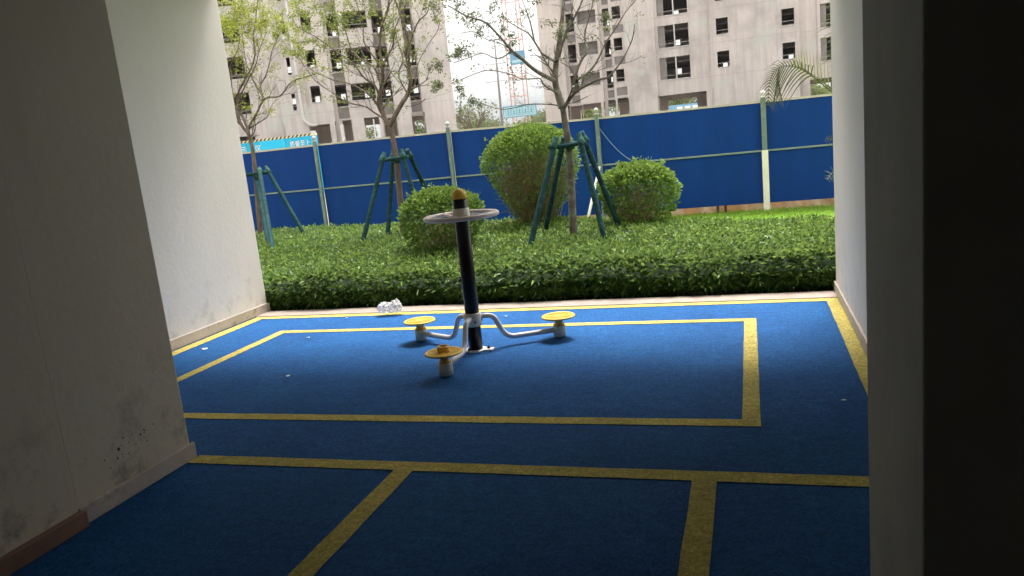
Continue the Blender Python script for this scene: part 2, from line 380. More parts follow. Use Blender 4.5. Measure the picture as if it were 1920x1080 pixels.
# ------------------------------------------------------------------ the covered bay the camera stands in (one building)
bld = empty('apartment_building', (0, 0, 0), 'cream walled building whose covered ground floor bay frames the view', 'building')
TOP = 3.75
def part_box(name, a, b, mat, label=None, parent=bld, bevel=0):
    m_ = MB(); m_.box(a, b); o = m_.build(name, mat, parent, bevel); 
    if label: o['label'] = label
    return o
wl = part_box('wall', (-8.5, 3.40, 0.0), (WL, EDGE+0.01, TOP), M['plaster'], 'bright cream wall on the left beside the hedge', bevel=0.012)
part_box('skirting', (WL, 3.41, 0.004), (WL+0.018, EDGE+0.03, 0.105), M['skirting'], parent=wl, bevel=0.004)
wr = part_box('wall', (WR, 2.57, 0.0), (4.0, EDGE+0.01, TOP), M['plaster'], 'bright cream wall on the right', bevel=0.03)
part_box('skirting', (WR-0.016, 2.58, 0.004), (WR, EDGE+0.02, 0.10), M['skirting'], parent=wr, bevel=0.004)
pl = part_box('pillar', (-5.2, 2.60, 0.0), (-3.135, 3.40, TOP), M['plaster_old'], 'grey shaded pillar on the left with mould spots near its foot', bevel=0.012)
part_box('skirting', (-3.135, 2.60, 0.003), (-3.115, 3.415, 0.095), M['skirting'], parent=pl, bevel=0.004)
mb = MB()
for i in range(19):
    y = 3.0 + random.gauss(0, 0.085); z = 0.26 + random.gauss(0, 0.035) + (y-3.0)*0.15
    r_ = random.choice([0.003, 0.004, 0.004, 0.006, 0.009]); mb.lathe([(r_, 0.0), (r_*0.8, 0.0015)], (-3.1345, y, z), 8, Vector((1, 0, 0)))
tag(mb.build('mould_spots', M['hz_black'], pl), kind='stuff')
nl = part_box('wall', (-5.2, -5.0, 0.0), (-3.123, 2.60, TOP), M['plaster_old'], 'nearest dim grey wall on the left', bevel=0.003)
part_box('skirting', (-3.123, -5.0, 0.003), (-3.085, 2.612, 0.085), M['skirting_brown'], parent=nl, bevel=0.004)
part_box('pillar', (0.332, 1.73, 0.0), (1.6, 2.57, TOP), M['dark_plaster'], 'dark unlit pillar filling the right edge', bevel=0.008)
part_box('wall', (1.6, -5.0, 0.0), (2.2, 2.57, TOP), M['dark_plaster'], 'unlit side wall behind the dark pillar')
part_box('wall', (-3.115, -5.2, 0.0), (0.9, -5.0, TOP), M['dark_plaster'], 'unlit rear wall of the bay')  # stops short, leaving an unseen gap for light from behind
part_box('ceiling', (-8.5, -5.2, TOP), (4.0, 3.0, TOP+0.2), M['ceiling'])  # unseen inner half, dark colour keeps the near floor dim
part_box('ceiling', (-8.5, 3.003, TOP), (4.0, EDGE+0.01, TOP+0.2), M['plaster'])  # unseen outer half, pale colour bounces fill light onto twister and walls
part_box('unseen_beam', (-5.25, 2.75, 2.72), (0.68, 3.30, TOP-0.002), M['ceiling'])  # unseen beam added to block light going into the inner bay
part_box('unseen_beam', (-5.25, 6.95, 3.55), (0.68, EDGE, TOP-0.002), M['plaster'])
part_box('upper_storeys', (-26, -12, TOP+0.2), (18, EDGE+0.02, 32), M['plaster'])
part_box('outer_wall', (-26, 6.9, -0.18), (-8.5, EDGE, TOP+0.2), M['plaster'])
part_box('outer_wall', (4.0, 6.9, -0.18), (18, EDGE, TOP+0.2), M['plaster'])

# ------------------------------------------------------------------ waist twister
TW = Vector((-2.15, 5.55, 0))
tw = empty('waist_twister', TW, 'black outdoor waist twister with hand ring and three yellow foot discs', 'exercise machine')
mb = MB(); mb.lathe([(0.056, 0.012), (0.056, 1.215)], TW, 36); mb.build('post', M['black_paint'], tw)
mb = MB(); mb.lathe([(0.059, 1.215), (0.060, 1.235), (0.057, 1.252), (0.047, 1.272), (0.03, 1.287), (0.012, 1.294), (0.0, 1.295)], TW, 32); mb.build('cap', M['orange'], tw)
mb = MB(); mb.lathe([(0.088, 0.001), (0.09, 0.004), (0.088, 0.012), (0.05, 0.014)], TW, 32)
mb.box((TW.x+0.03, TW.y-0.04, 0.002), (TW.x+0.15, TW.y+0.035, 0.014)); bp = mb.build('base_plate', M['arm'], tw, bevel=0.003)
for a in (0.15, 2.2, 4.2):
    mb = MB(); mb.lathe([(0.014, 0.014), (0.014, 0.026), (0.007, 0.026), (0.007, 0.036)], TW + Vector((0.105*math.cos(a) if a < 1 else 0.074*math.cos(a), 0.074*math.sin(a), 0)), 6, smooth=False); mb.build('bolt', M['bolt'], bp)
mb = MB(); mb.lathe([(0.0565, 1.05), (0.071, 1.05), (0.073, 1.056), (0.073, 1.092), (0.067, 1.10), (0.066, 1.14), (0.0565, 1.143)], TW, 36); hub = mb.build('ring_hub', M['cream'], tw)
mb = MB(); RR = 0.278; CZ = 1.082
mb.tube([TW + Vector((RR*math.cos(a), RR*math.sin(a), CZ)) for a in [2*math.pi*i/64 for i in range(65)]], 0.019, 12, caps=False)
hr = mb.build('hand_ring', M['wheel'], tw)
for a0 in (0.35, 0.35+2*math.pi/3, 0.35+4*math.pi/3):
    mb = MB(); d = Vector((math.cos(a0), math.sin(a0), 0))
    mb.tube([TW + d*0.06 + Vector((0, 0, CZ-0.004)), TW + d*0.16 + Vector((0, 0, CZ-0.012)), TW + d*(RR-0.005) + Vector((0, 0, CZ))], [0.016, 0.014, 0.014], 10)
    mb.build('spoke', M['wheel'], hr)
mb = MB(); mb.lathe([(0.0565, 0.205), (0.067, 0.205), (0.069, 0.21), (0.069, 0.305), (0.067, 0.31), (0.0565, 0.31)], TW, 36); cl = mb.build('collar', M['cream'], tw)
for a in (-2.35, -0.95, 0.3, 1.6, 3.0):
    d = Vector((math.cos(a), math.sin(a), 0)); mb = MB(); mb.lathe([(0.008, 0.0), (0.008, 0.004), (0.004, 0.007)], TW + d*0.069 + Vector((0, 0, 0.245)), 6, d, smooth=False); mb.build('bolt', M['bolt'], cl)
def bez(pts, n=7, rr=0.055):
    out = [Vector(pts[0])]
    for i in range(1, len(pts)-1):
        a, b, c = Vector(pts[i-1]), Vector(pts[i]), Vector(pts[i+1])
        r1 = min(rr, (b-a).length*0.48, (c-b).length*0.48); p0 = b + (a-b).normalized()*r1; p2 = b + (c-b).normalized()*r1
        for k in range(n+1):
            t = k/n; out.append(p0*(1-t)**2 + b*2*t*(1-t) + p2*t*t)
    out.append(Vector(pts[-1])); return out
def pedal_arm(ang, length, extra, label):
    d = Vector((math.cos(ang), math.sin(ang), 0)); z = lambda r_, h: TW + d*r_ + Vector((0, 0, h))
    mb = MB(); mb.tube(bez([z(0.055, 0.272), z(0.165, 0.268), z(0.255, 0.068), z(length-0.03, 0.068)], 9, 0.085), 0.0215, 14)
    am = mb.build('arm', M['arm'], tw)
    c = TW + d*length
    mb = MB(); mb.lathe([(0.046, 0.012), (0.052, 0.014), (0.053, 0.098), (0.050, 0.102), (0.03, 0.102)], c, 28); mb.build('pedestal', M['cream'], am)
    mb = MB(); mb.lathe([(0.046, 0.102), (0.046, 0.112), (0.034, 0.120), (0.034, 0.142), (0.05, 0.156), (0.085, 0.166)], c, 32); nk = mb.build('pedal_neck', M['pedal_neck'], am)
    mb = MB(); R0 = 0.138
    mb.lathe([(0.07, 0.164), (R0-0.01, 0.168), (R0, 0.173), (R0, 0.180), (R0-0.006, 0.186), (R0-0.014, 0.184), (0.0, 0.184)], c, 48)
    for ring in (0.045, 0.065, 0.085, 0.105):
        k = int(2*math.pi*ring/0.014)
        for j in range(k):
            a = 2*math.pi*j/k; q = c + Vector((ring*math.cos(a), ring*math.sin(a), 0)); mb.lathe([(0.0042, 0.184), (0.0036, 0.1885)], q, 6, smooth=False)
    mb.build('foot_disc', M['pedal'], am)['label'] = label
    if extra:
        mb = MB(); mb.lathe([(0.045, 0.184), (0.045, 0.222), (0.041, 0.226), (0.032, 0.226), (0.032, 0.19)], c, 28); mb.build('socket', M['pedal_neck'], am)
pedal_arm(math.atan2(-0.66, 0.005), 0.66, True, 'studded yellow foot disc with a raised socket')
pedal_arm(math.atan2(0.32, -0.62), 0.69, False, 'left yellow foot disc')
pedal_arm(math.atan2(0.34, 0.61), 0.70, False, 'right yellow foot disc')

# ------------------------------------------------------------------ plastic bag and scraps
def crumple(c, sx, sy, sz, seed, n=22):
    mb = MB(); vs = []; fs = []
    for i in range(n+1):
        for j in range(2*n):
            th = math.pi*i/n; ph = math.pi*j/n
            d = Vector((math.sin(th)*math.cos(ph), math.sin(th)*math.sin(ph), math.cos(th)))
            k = 1 + 0.35*mnoise.noise(d*2.2 + Vector((seed, 0, 0))) + 0.22*mnoise.noise(d*6 + Vector((0, seed, 0))) + 0.1*mnoise.noise(d*14)
            p = Vector((d.x*sx, d.y*sy, max(d.z*sz, -sz*0.72)))*k; vs.append(c + p)
    for i in range(n):
        for j in range(2*n): a = i*2*n+j; b = i*2*n+(j+1) % (2*n); fs.append((a, a+2*n, b+2*n, b))
    mb.add(vs, fs); return mb
b0 = onz(722, 588, 0.02); mbg = crumple(b0 + Vector((0, 0, 0.055)), 0.075, 0.06, 0.06, 3)
m2 = crumple(b0 + Vector((0.115, 0.03, 0.062)), 0.065, 0.055, 0.07, 8); mbg.add(m2.v, m2.f)
o = mbg.build('plastic_bag', M['bag']); tag(o, 'crumpled clear plastic bag lying on the kerb by the hedge', 'bag')
for (px, py, s_, lb) in [(384, 655, 0.035, 'largest torn white paper scrap on the blue floor near the left wall'), (540, 706, 0.018, 'tiny white paper scrap alone in the marked rectangle, toward its front left'),
                     (578, 634, 0.016, 'tiny white paper scrap just inside the far left corner of the yellow rectangle'), (650, 597, 0.012, 'tiny white paper scrap beside the far kerb left of the bag'),
                     (949, 594, 0.013, 'tiny white paper scrap on the far blue strip behind the twister'), (1583, 752, 0.014, 'tiny white paper scrap near the dark pillar on the right')]:
    c = onz(px, py, 0.003); mb = MB(); k = 7
    top = [c + Vector((s_*math.cos(2*math.pi*i/k)*(0.6+0.8*random.random()), s_*0.8*math.sin(2*math.pi*i/k)*(0.6+0.6*random.random()), 0.004+0.008*random.random())) for i in range(k)]
    mb.add([p - Vector((0, 0, 0.002)) for p in top] + top + [c + Vector((0, 0, 0.012))], [tuple(range(k))[::-1]] + [(k+i, k+(i+1) % k, 2*k) for i in range(k)] + [(i, (i+1) % k, k+(i+1) % k, k+i) for i in range(k)])
    tag(mb.build('paper_scrap', M['paper']), lb, 'litter', 'paper scraps on the blue floor')

# ------------------------------------------------------------------ garden ground
HX0, HX1 = -16.0, 6.5
def hedge_back(x):                       # far edge of the low hedge bed
    return np.interp(x, [-16, -8.2, -5.5, -2.5, -0.5, 1.5, 6.5], [13.4, 13.0, 12.4, 11.4, 10.2, 9.7, 9.6])
sheet('lawn', -30, 20, EDGE, 15.4, -0.10, M['lawn_base'])
# lawn blades on the strip beyond the hedge
n = 27000; x = rng.uniform(-3.5, 4.5, n); y = rng.uniform(9.6, 15.1, n)
P = np.stack([x, y, np.full(n, -0.10)], 1); D = unit(rng.normal(size=(n, 3))*[0.45, 0.45, 0.1] + [0, 0, 1])
V, Fc = leaf_arrays(P, D, rng.uniform(0.04, 0.075, n), rng.uniform(0.003, 0.006, n))
tag(tri_mesh('grass', V, Fc, np.repeat(np.clip(rng.normal(0.5, 0.25, n), 0, 1), 2), M['grass']), 'bright green lawn between the low hedge and the blue hoarding', 'grass', kind='stuff')

# ------------------------------------------------------------------ low hedge (ground cover): one mass
def hh(x, y):
    base = 0.335 + 0.010*(y-8)
    return base + 0.022*np.sin(x*2.1+y*0.7)*np.sin(y*1.7+1) + 0.014*np.sin(x*5.3+1.3)*np.cos(y*4.1)
def front_y(x): return 7.34 + 0.02*np.sin(x*3.1) + 0.015*np.sin(x*7.7+2)
def prof(s, x):
    """s in 0..1 front face then curve onto the top; returns y,z,normal(y,z)"""
    H = hh(x, 7.8); r_ = 0.12
    return H, r_
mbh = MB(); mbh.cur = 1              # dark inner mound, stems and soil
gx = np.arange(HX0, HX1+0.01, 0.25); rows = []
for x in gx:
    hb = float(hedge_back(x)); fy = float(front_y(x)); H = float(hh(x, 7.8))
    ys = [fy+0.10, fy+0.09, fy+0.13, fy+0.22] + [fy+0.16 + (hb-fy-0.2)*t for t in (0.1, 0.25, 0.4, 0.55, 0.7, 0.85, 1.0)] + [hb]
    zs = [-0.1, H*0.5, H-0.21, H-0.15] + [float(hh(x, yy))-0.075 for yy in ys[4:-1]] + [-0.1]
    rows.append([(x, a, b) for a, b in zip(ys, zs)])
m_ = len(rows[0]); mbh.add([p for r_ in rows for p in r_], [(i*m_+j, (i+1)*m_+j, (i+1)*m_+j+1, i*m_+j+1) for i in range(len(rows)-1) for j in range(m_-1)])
Vs, Fs, Ts = [], [], []; off = 0
def addl(V, Fc, T):
    global off
    Vs.append(V); Fs.append(Fc + off); Ts.append(T); off += len(V)
# top leaves (denser near)
n = 66000; x = rng.uniform(HX0, HX1, n); u = rng.random(n); y = 7.42 + (hedge_back(x)-7.42)*u**1.15
keep = (x > -12) | (rng.random(n) < 0.3); x, y = x[keep], y[keep]; n = len(x)
z = hh(x, y) - np.abs(rng.normal(0, 0.03, n)) + 0.008
P = np.stack([x, y, z], 1); D = unit(rng.normal(size=(n, 3))*[1, 1, 0.4] + [0, -0.12, 0.62])
pat = 0.5 + 0.5*np.sin(x*1.9+2)*np.sin(y*2.3+x)
T = np.clip(rng.beta(1.0, 1.6, n)*0.92 + 0.12*pat, 0, 1)
V, Fc = leaf_arrays(P, D, rng.uniform(0.055, 0.10, n), rng.uniform(0.012, 0.019, n), 0.4, 0.15); addl(V, Fc, np.repeat(T, 2))
# young shoots standing up
n = 9000; x = rng.uniform(HX0+2, HX1, n); y = 7.45 + (hedge_back(x)-7.45)*rng.random(n)
P = np.stack([x, y, hh(x, y)], 1); D = unit(rng.normal(size=(n, 3))*[0.5, 0.5, 0.2] + [0, 0, 1])
V, Fc = leaf_arrays(P, D, rng.uniform(0.04, 0.085, n), rng.uniform(0.006, 0.011, n), 0.4, 0.05); addl(V, Fc, np.repeat(np.clip(rng.normal(0.8, 0.15, n), 0, 1), 2))
# front face and shoulder
n = 27000; x = rng.uniform(HX0, HX1, n); keep = (x > -9); x = x[keep]; n = len(x)
s_ = rng.random(n); H = hh(x, 7.8); fy = front_y(x); rr_ = 0.15
th = np.clip((s_-0.62)/0.38, 0, 1)*math.pi/2
zf = np.where(s_ < 0.62, 0.0 + (H-rr_)*(s_/0.62), H-rr_+rr_*np.sin(th)); yf = np.where(s_ < 0.62, fy, fy + rr_*(1-np.cos(th)))
ny = np.where(s_ < 0.62, -1, -np.cos(th)); nz = np.where(s_ < 0.62, 0.15, np.sin(th))
yf = yf + np.abs(rng.normal(0, 0.035, n)) - 0.012; yf = yf + np.clip((0.10-zf)*0.9, 0, 1)*0.8
P = np.stack([x, yf, np.maximum(zf, 0.0)], 1); D = unit(np.stack([rng.normal(0, 0.85, n), ny*0.9 + rng.normal(0, 0.4, n), nz*0.6 + 0.25 + rng.normal(0, 0.45, n)], 1))
big = rng.random(n) < 0.3
V, Fc = leaf_arrays(P, D, np.where(big, rng.uniform(0.09, 0.15, n), rng.uniform(0.06, 0.095, n)), np.where(big, rng.uniform(0.013, 0.019, n), rng.uniform(0.011, 0.017, n)), 0.4, 0.25)
addl(V, Fc, np.repeat(np.clip(rng.beta(1.6, 2.6, n), 0, 1), 2))
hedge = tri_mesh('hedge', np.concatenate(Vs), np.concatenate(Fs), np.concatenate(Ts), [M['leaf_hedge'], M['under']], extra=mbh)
tag(hedge, 'low dense green hedge planting between the kerb and the blue hoarding', 'hedge', kind='stuff')

# ------------------------------------------------------------------ clipped bushes
def bush(loc, rx, ry, ztop, zc, zbot, label, nleaf, taper, nstem, leggy, lsz=0.045):
    """crown: widest at zc, top at ztop, narrowing to zbot"""
    rx *= 0.94; ry *= 0.94
    loc = Vector(loc); t_ = empty('clipped_bush', (loc.x, loc.y, 0.0), label, 'bush', 'clipped bushes by the hoarding')
    mb = MB()
    def radius(z):
        if z >= zc: q = (z-zc)/(ztop-zc); return math.sqrt(max(0, 1-q**2.3))
        q = (zc-z)/(zc-zbot); return 1 - (1-taper)*q**1.4
    for i in range(nstem):
        a = random.uniform(0, 2*math.pi); rad = random.random()**0.5; zt = random.uniform(zc-0.2*(zc-zbot), ztop*0.98)
        e = radius(zt)*rad*0.96
        p = Vector((loc.x + random.gauss(0, 0.05), loc.y + random.gauss(0, 0.05), -0.08)); q = Vector((loc.x + math.cos(a)*rx*e, loc.y + math.sin(a)*ry*e, zt))
        pts = [p.lerp(q, t) + Vector((math.cos(a)*rx*e*(t**0.8-t)*0.3 + random.gauss(0, 0.02), random.gauss(0, 0.02), 0)) for t in (0, 0.25, 0.5, 0.75, 1)]
        mb.tube(pts, [0.012, 0.009, 0.006, 0.004, 0.002], 4, caps=False)
        for k in range(7):
            s0 = pts[random.choice([1, 2, 3])].lerp(pts[3], random.random()); dv = Vector((random.gauss(0, 1), random.gauss(0, 1), random.gauss(0.5, 0.7))).normalized()*random.uniform(0.1, 0.3)*min(1, rx*1.6)
            e2 = s0 + dv
            mb.tube([s0, s0.lerp(e2, 0.5) + Vector((random.gauss(0, 0.01),)*3), e2], [0.004, 0.003, 0.0015], 3, caps=False)
    mb.build('stems', M['twig'], t_)
    n = nleaf; z = zbot + (ztop-zbot)*rng.random(n)**0.85; a = rng.uniform(0, 2*math.pi, n)
    rz = np.array([radius(v) for v in z]); lump = 1 + 0.06*np.sin(a*3+z*5+loc.x) + 0.045*np.sin(a*7-z*9+1) + 0.03*np.sin(a*13+z*17)
    # cap leaves
    cap = rng.random(n) < 0.35; ra = np.sqrt(rng.random(n)); zz = zc + (ztop-zc)*np.sqrt(np.maximum(0, 1-ra**2.0))
    z = np.where(cap, zz, z); rz = np.where(cap, ra, rz)
    depth = 1 - np.abs(rng.normal(0, 0.07, n)); inner = rng.random(n) < 0.18; depth = np.where(inner, rng.uniform(0.4, 0.95, n), depth)
    P = np.stack([loc.x + np.cos(a)*rx*rz*lump*depth, loc.y + np.sin(a)*ry*rz*lump*depth, np.where(cap, zc + (z-zc)*(1-(1-depth)*0.7), z)], 1)
    nz = np.clip((z-zc)/(ztop-zc), -0.4, 1)
    q = np.clip((z-zbot)/(ztop-zbot), 0, 1)
    pk = np.clip(leggy[0] + (1-leggy[0])*(q*1.0/leggy[1]), 0, 1)
    keep = rng.random(n) < pk
    Dn = np.stack([np.cos(a)*(1-np.abs(nz)*0.6), np.sin(a)*(1-np.abs(nz)*0.6), nz+0.25], 1)
    D = unit(Dn + rng.normal(0, 0.65, (n, 3)))
    P, D = P[keep], D[keep]
    for _ in range(46):                 # stray shoots standing out of the clipped surface
        aa = random.uniform(0, 6.28); q_ = random.random(); r0_ = math.sqrt(q_); s0 = np.array([loc.x + math.cos(aa)*rx*r0_*.97, loc.y + math.sin(aa)*ry*r0_*.97, zc + (ztop-zc)*math.sqrt(max(0, 1-q_))])
        dv = np.array([math.cos(aa)*r0_*.7, math.sin(aa)*r0_*.7, .8]) + rng.normal(0, .25, 3); L_ = random.uniform(.04, .12)
        k_ = 6; tt = rng.random(k_)[:, None]; P = np.concatenate([P, s0 + dv*L_*tt]); D = np.concatenate([D, unit(dv + rng.normal(0, .7, (k_, 3)))])
    n = len(P)
    T = np.clip(rng.beta(2, 2.2, n)*0.85 + 0.15*np.repeat(rng.random(n//40+1), 40)[:n], 0, 1)
    V, Fc = leaf_arrays(P, D, rng.uniform(0.75, 1.25, n)*lsz, rng.uniform(0.75, 1.2, n)*lsz*0.27, 0.35, 0.1)
    tri_mesh('foliage', V, Fc, np.repeat(T, 2), M['leaf_bush'], t_)
    return t_
sc_ = lambda px0, px1, Y: abs((at(px1, 350, Y) - at(px0, 350, Y)).x)/2
Y = 9.2; c = at(825, 400, Y); bush((c.x, Y, 0), sc_(750, 903, Y), 0.5, at(825, 355, Y).z, at(825, 405, Y).z, 0.26, 'smallest clipped bush, directly behind the twister post', 7000, 0.62, 60, (0.40, 0.5), 0.056)
Y = 11.3; c = at(996, 300, Y); bush((c.x, Y, 0), sc_(908, 1088, Y), 0.68, at(1000, 234, Y).z, at(998, 305, Y).z, 0.30, 'tallest clipped bush, top heavy with brown bare stems below', 20000, 0.30, 330, (0.10, 0.75), 0.045)
Y = 10.6; c = at(1196, 360, Y); bush((c.x, Y, 0), sc_(1120, 1272, Y), 0.52, at(1198, 307, Y).z, at(1198, 355, Y).z, 0.24, 'rounded clipped bush right of the tall one, against the blue hoarding', 7500, 0.60, 70, (0.35, 0.5), 0.058)

# ------------------------------------------------------------------ hoarding fence
FY = 15.0
fence = empty('hoarding_fence', (-3, FY, -0.1), 'blue sheet metal site hoarding with pale green posts behind the hedge', 'fence')
posts = [(-15.2, 1.99), (-12.1, 1.98), (-8.98, 1.98), (-5.86, 1.96), (-2.78, 1.90), (0.27, 1.88), (3.35, 1.86), (6.4, 1.85)]
for (x0, z0), (x1, z1) in zip(posts[:-1], posts[1:]):
    mb = MB()
    mb.add([(x0+.03,FY,0.03),(x1-.03,FY,0.03),(x1-.03,FY,z1-.03),(x0+.03,FY,z0-.03),(x0+.03,FY+.04,0.03),(x1-.03,FY+.04,0.03),(x1-.03,FY+.04,z1-.03),(x0+.03,FY+.04,z0-.03)],
           [(0,1,2,3),(5,4,7,6),(1,5,6,2),(4,0,3,7),(0,4,5,1),(3,2,6,7)])
    pn = mb.build('sheet_panel', M['hoard'], fence)
    mb = MB(); mb.add([(x0+.03,FY-.015,z0-.03),(x1-.03,FY-.015,z1-.03),(x1-.03,FY-.015,z1+.008),(x0+.03,FY-.015,z0+.008),(x0+.03,FY+.055,z0-.03),(x1-.03,FY+.055,z1-.03),(x1-.03,FY+.055,z1+.008),(x0+.03,FY+.055,z0+.008)],
           [(0,1,2,3),(5,4,7,6),(1,5,6,2),(4,0,3,7),(0,4,5,1),(3,2,6,7)]); mb.build('capping', M['capping'], pn)
    mz0, mz1 = 1.02 if x0 < -4 else 0.99, 1.02 if x1 < -4 else 0.99
    mb = MB(); mb.box((x0+.03, FY-.03, mz0-.015), (x1-.03, FY-.001, mz0+.015)); mb.build('mid_rail', M['rail'], pn)
    mb = MB(); mb.box((x0+.03, FY-.008, -0.14), (x1-.03, FY+.03, 0.028)); bd = mb.build('plinth_board', M['plinth'], pn)
    mb = MB(); xm = x0 + 2.15; mb.box((xm, FY-.035, -0.14), (xm+.04, FY-.009, 0.04)); mb.build('bracket', M['black_gap'], pn); mb = MB(); mb.box((xm+.14, FY-.035, -0.14), (xm+.18, FY-.009, 0.04)); mb.build('bracket', M['black_gap'], pn)
for i, (x, z) in enumerate(posts):
    mb = MB()
    if i == 5:
        mb.box((x-.045, FY-.10, 1.0), (x+.045, FY-.032, z+.06)); p = mb.build('post', M['post'], fence, bevel=0.005)
        mb = MB(); mb.box((x-.055, FY-.115, -0.14), (x+.055, FY-.03, 0.998)); q = mb.build('lower_post', M['white_post'], p, bevel=0.005)
    else:
        mb.box((x-.036, FY-.10, -0.14), (x+.036, FY-.032, z+.06)); p = mb.build('post', M['post'], fence, bevel=0.005)
    mb = MB(); mb.lathe([(0.055, z+.06), (0.055, z+.08), (0.02, z+.085), (0.02, z+.10), (0.043, z+.115), (0.05, z+.14), (0.043, z+.165), (0.02, z+.185), (0.0, z+.188)], (x, FY-.066, 0), 16)
    mb.build('finial', M['galv'] if i != 5 else M['white_post'], p)
mb = MB(); a = at(1124, 313, FY-.12); b = at(1096, 405, 13.9); mb.tube([a, Vector((b.x, b.y, -0.1)) if b.z > -0.1 else b], 0.028, 8)
mb.build('brace', M['white_post'], fence)
mb = MB(); a = at(1124, 241, FY-.05); b = at(1186, 303, FY-.05); mb.tube([a + (b-a)*t + Vector((0, 0, -0.07*math.sin(math.pi*t))) for t in [i/8 for i in range(9)]], 0.007, 5)
mb.build('stay_wire', M['cord'], fence)

# ------------------------------------------------------------------ young trees and their supports
def curve_pts(pts, sub=4):
    out = []
    P = [pts[0]] + pts + [pts[-1]]
    for i in range(1, len(P)-2):
        for k in range(sub):
            t = k/sub; p0, p1, p2, p3 = P[i-1], P[i], P[i+1], P[i+2]
            out.append(0.5*((2*p1) + (p2-p0)*t + (2*p0-5*p1+4*p2-p3)*t*t + (3*p1-p0-3*p2+p3)*t**3))
    out.append(pts[-1]); return out
def grow(mb, tips, p, d, length, r0, depth):
    """random side branch"""
    n = 5; pts = [p]; dd = d.copy()
    for i in range(n):
        dd = (dd + Vector((random.gauss(0, .17), random.gauss(0, .17), random.gauss(0.05, .13)))).normalized(); pts.append(pts[-1] + dd*length/n)
    mb.tube(pts, [r0*(1-0.75*i/n) for i in range(n+1)], 5 if r0 > 0.006 else 3, caps=False)
    tips.append((pts[-1], dd.copy()))
    if depth > 0:
        for k in range(random.choice([2, 3])):
            i = random.randint(2, n-1); ax = Vector((random.gauss(0, 1), random.gauss(0, 1), random.gauss(0, 1))).normalized()
            nd = (Matrix.Rotation(random.choice([-1, 1])*random.uniform(0.4, 0.9), 3, ax) @ dd).normalized(); nd.z = abs(nd.z)*0.6 + nd.z*0.4
            grow(mb, tips, pts[i], nd, length*random.uniform(.45, .75), r0*0.55, depth-1)
def tree(Y0, trunk, branches, label, clusters, leafmat, bark, spread, r_base, leaf_sz, tip_leaves, side=1.0, dens=1.0):
    base = at(*trunk[0][:2], Y0); t_ = empty('young_tree', (base.x, Y0, -0.1), label, 'tree', 'young staked trees')
    mb = MB(); tips = []
    pts = [at(px, py, Y0) for px, py in trunk]; pts[0].z = -0.12
    tp = curve_pts(pts); nT = len(tp); mb.tube(tp, [r_base*(1-0.35*i/(nT-1)) for i in range(nT)], 10)
    for bi, (br, r0, dy) in enumerate(branches):
        k = len(br); bp = [at(px, py, Y0 + dy*i/(k-1)) for i, (px, py) in enumerate(br)]
        cp_ = curve_pts(bp); m = len(cp_); rad = [max(0.005, 1.12*r0*(1-0.75*(i/(m-1))**0.9)) for i in range(m)]
        mb.tube(cp_, rad, 7, caps=False); tips.append((cp_[-1], (cp_[-1]-cp_[-2]).normalized()))
        for i in range(2, m-1):
            if random.random() < 0.36*side:
                t = (cp_[i+1]-cp_[i-1]).normalized(); ax = Vector((random.gauss(0, 1), random.gauss(0, 1), random.gauss(0, 1))).normalized()
                nd = (Matrix.Rotation(random.choice([-1, 1])*random.uniform(0.5, 1.0), 3, ax) @ t).normalized()
                if nd.z < -0.1: nd.z *= -0.5
                grow(mb, tips, cp_[i], nd, random.uniform(.18, .5)*spread, rad[i]*0.45, 1 if side < 1.3 else 2)
    mb.build('trunk', bark, t_)
    Ps, Ds, Ts_ = [], [], []
    for p, d in tips:
        if random.random() > tip_leaves: continue
        for k in range(random.randint(3, 9)):
            Ps.append(p + Vector((random.gauss(0, .035), random.gauss(0, .035), random.gauss(0, .03)))); Ds.append((d*0.6 + Vector((random.gauss(0, .7), random.gauss(0, .7), random.gauss(0, .5)))).normalized()); Ts_.append(random.random())
    mbt = MB(); mbt.cur = 1
    for (px, py, rad, cnt, dy) in clusters:
        c = at(px, py, Y0 + dy)
        for q in range(max(3, int(cnt*dens)//45)):     # each cluster is a handful of leafy twigs
            s0 = c + Vector((random.gauss(0, .5), random.gauss(0, .5), random.gauss(-.1, .4)))*rad
            dv = Vector((random.gauss(0, .8), random.gauss(0, .8), random.gauss(.35, .6))).normalized(); L = rad*random.uniform(.6, 1.1)
            mbt.tube([s0, s0 + dv*L*0.5, s0 + dv*L], [.004, .003, .0015], 3, caps=False)
            ct = random.random()*0.35
            for k in range(45):
                f_ = random.random(); Ps.append(s0 + dv*L*f_ + Vector((random.gauss(0, .045), random.gauss(0, .045), random.gauss(0, .045)))*(0.4+rad))
                Ds.append((dv*0.6 + Vector((random.gauss(0, .6), random.gauss(0, .6), random.gauss(-.1, .5)))).normalized()); Ts_.append(min(1, ct + random.random()*0.65))
    P = np.array([tuple(p) for p in Ps]); D = unit(np.array([tuple(d) for d in Ds])); n = len(P)
    V, Fc = leaf_arrays(P, D, rng.uniform(0.6, 1.1, n)*leaf_sz, rng.uniform(0.6, 1.0, n)*leaf_sz*0.22, 0.3, 0.2)
    tri_mesh('crown', V, Fc, np.repeat(np.array(Ts_), 2), [leafmat, bark], t_, extra=mbt if mbt.v else None)
    return t_
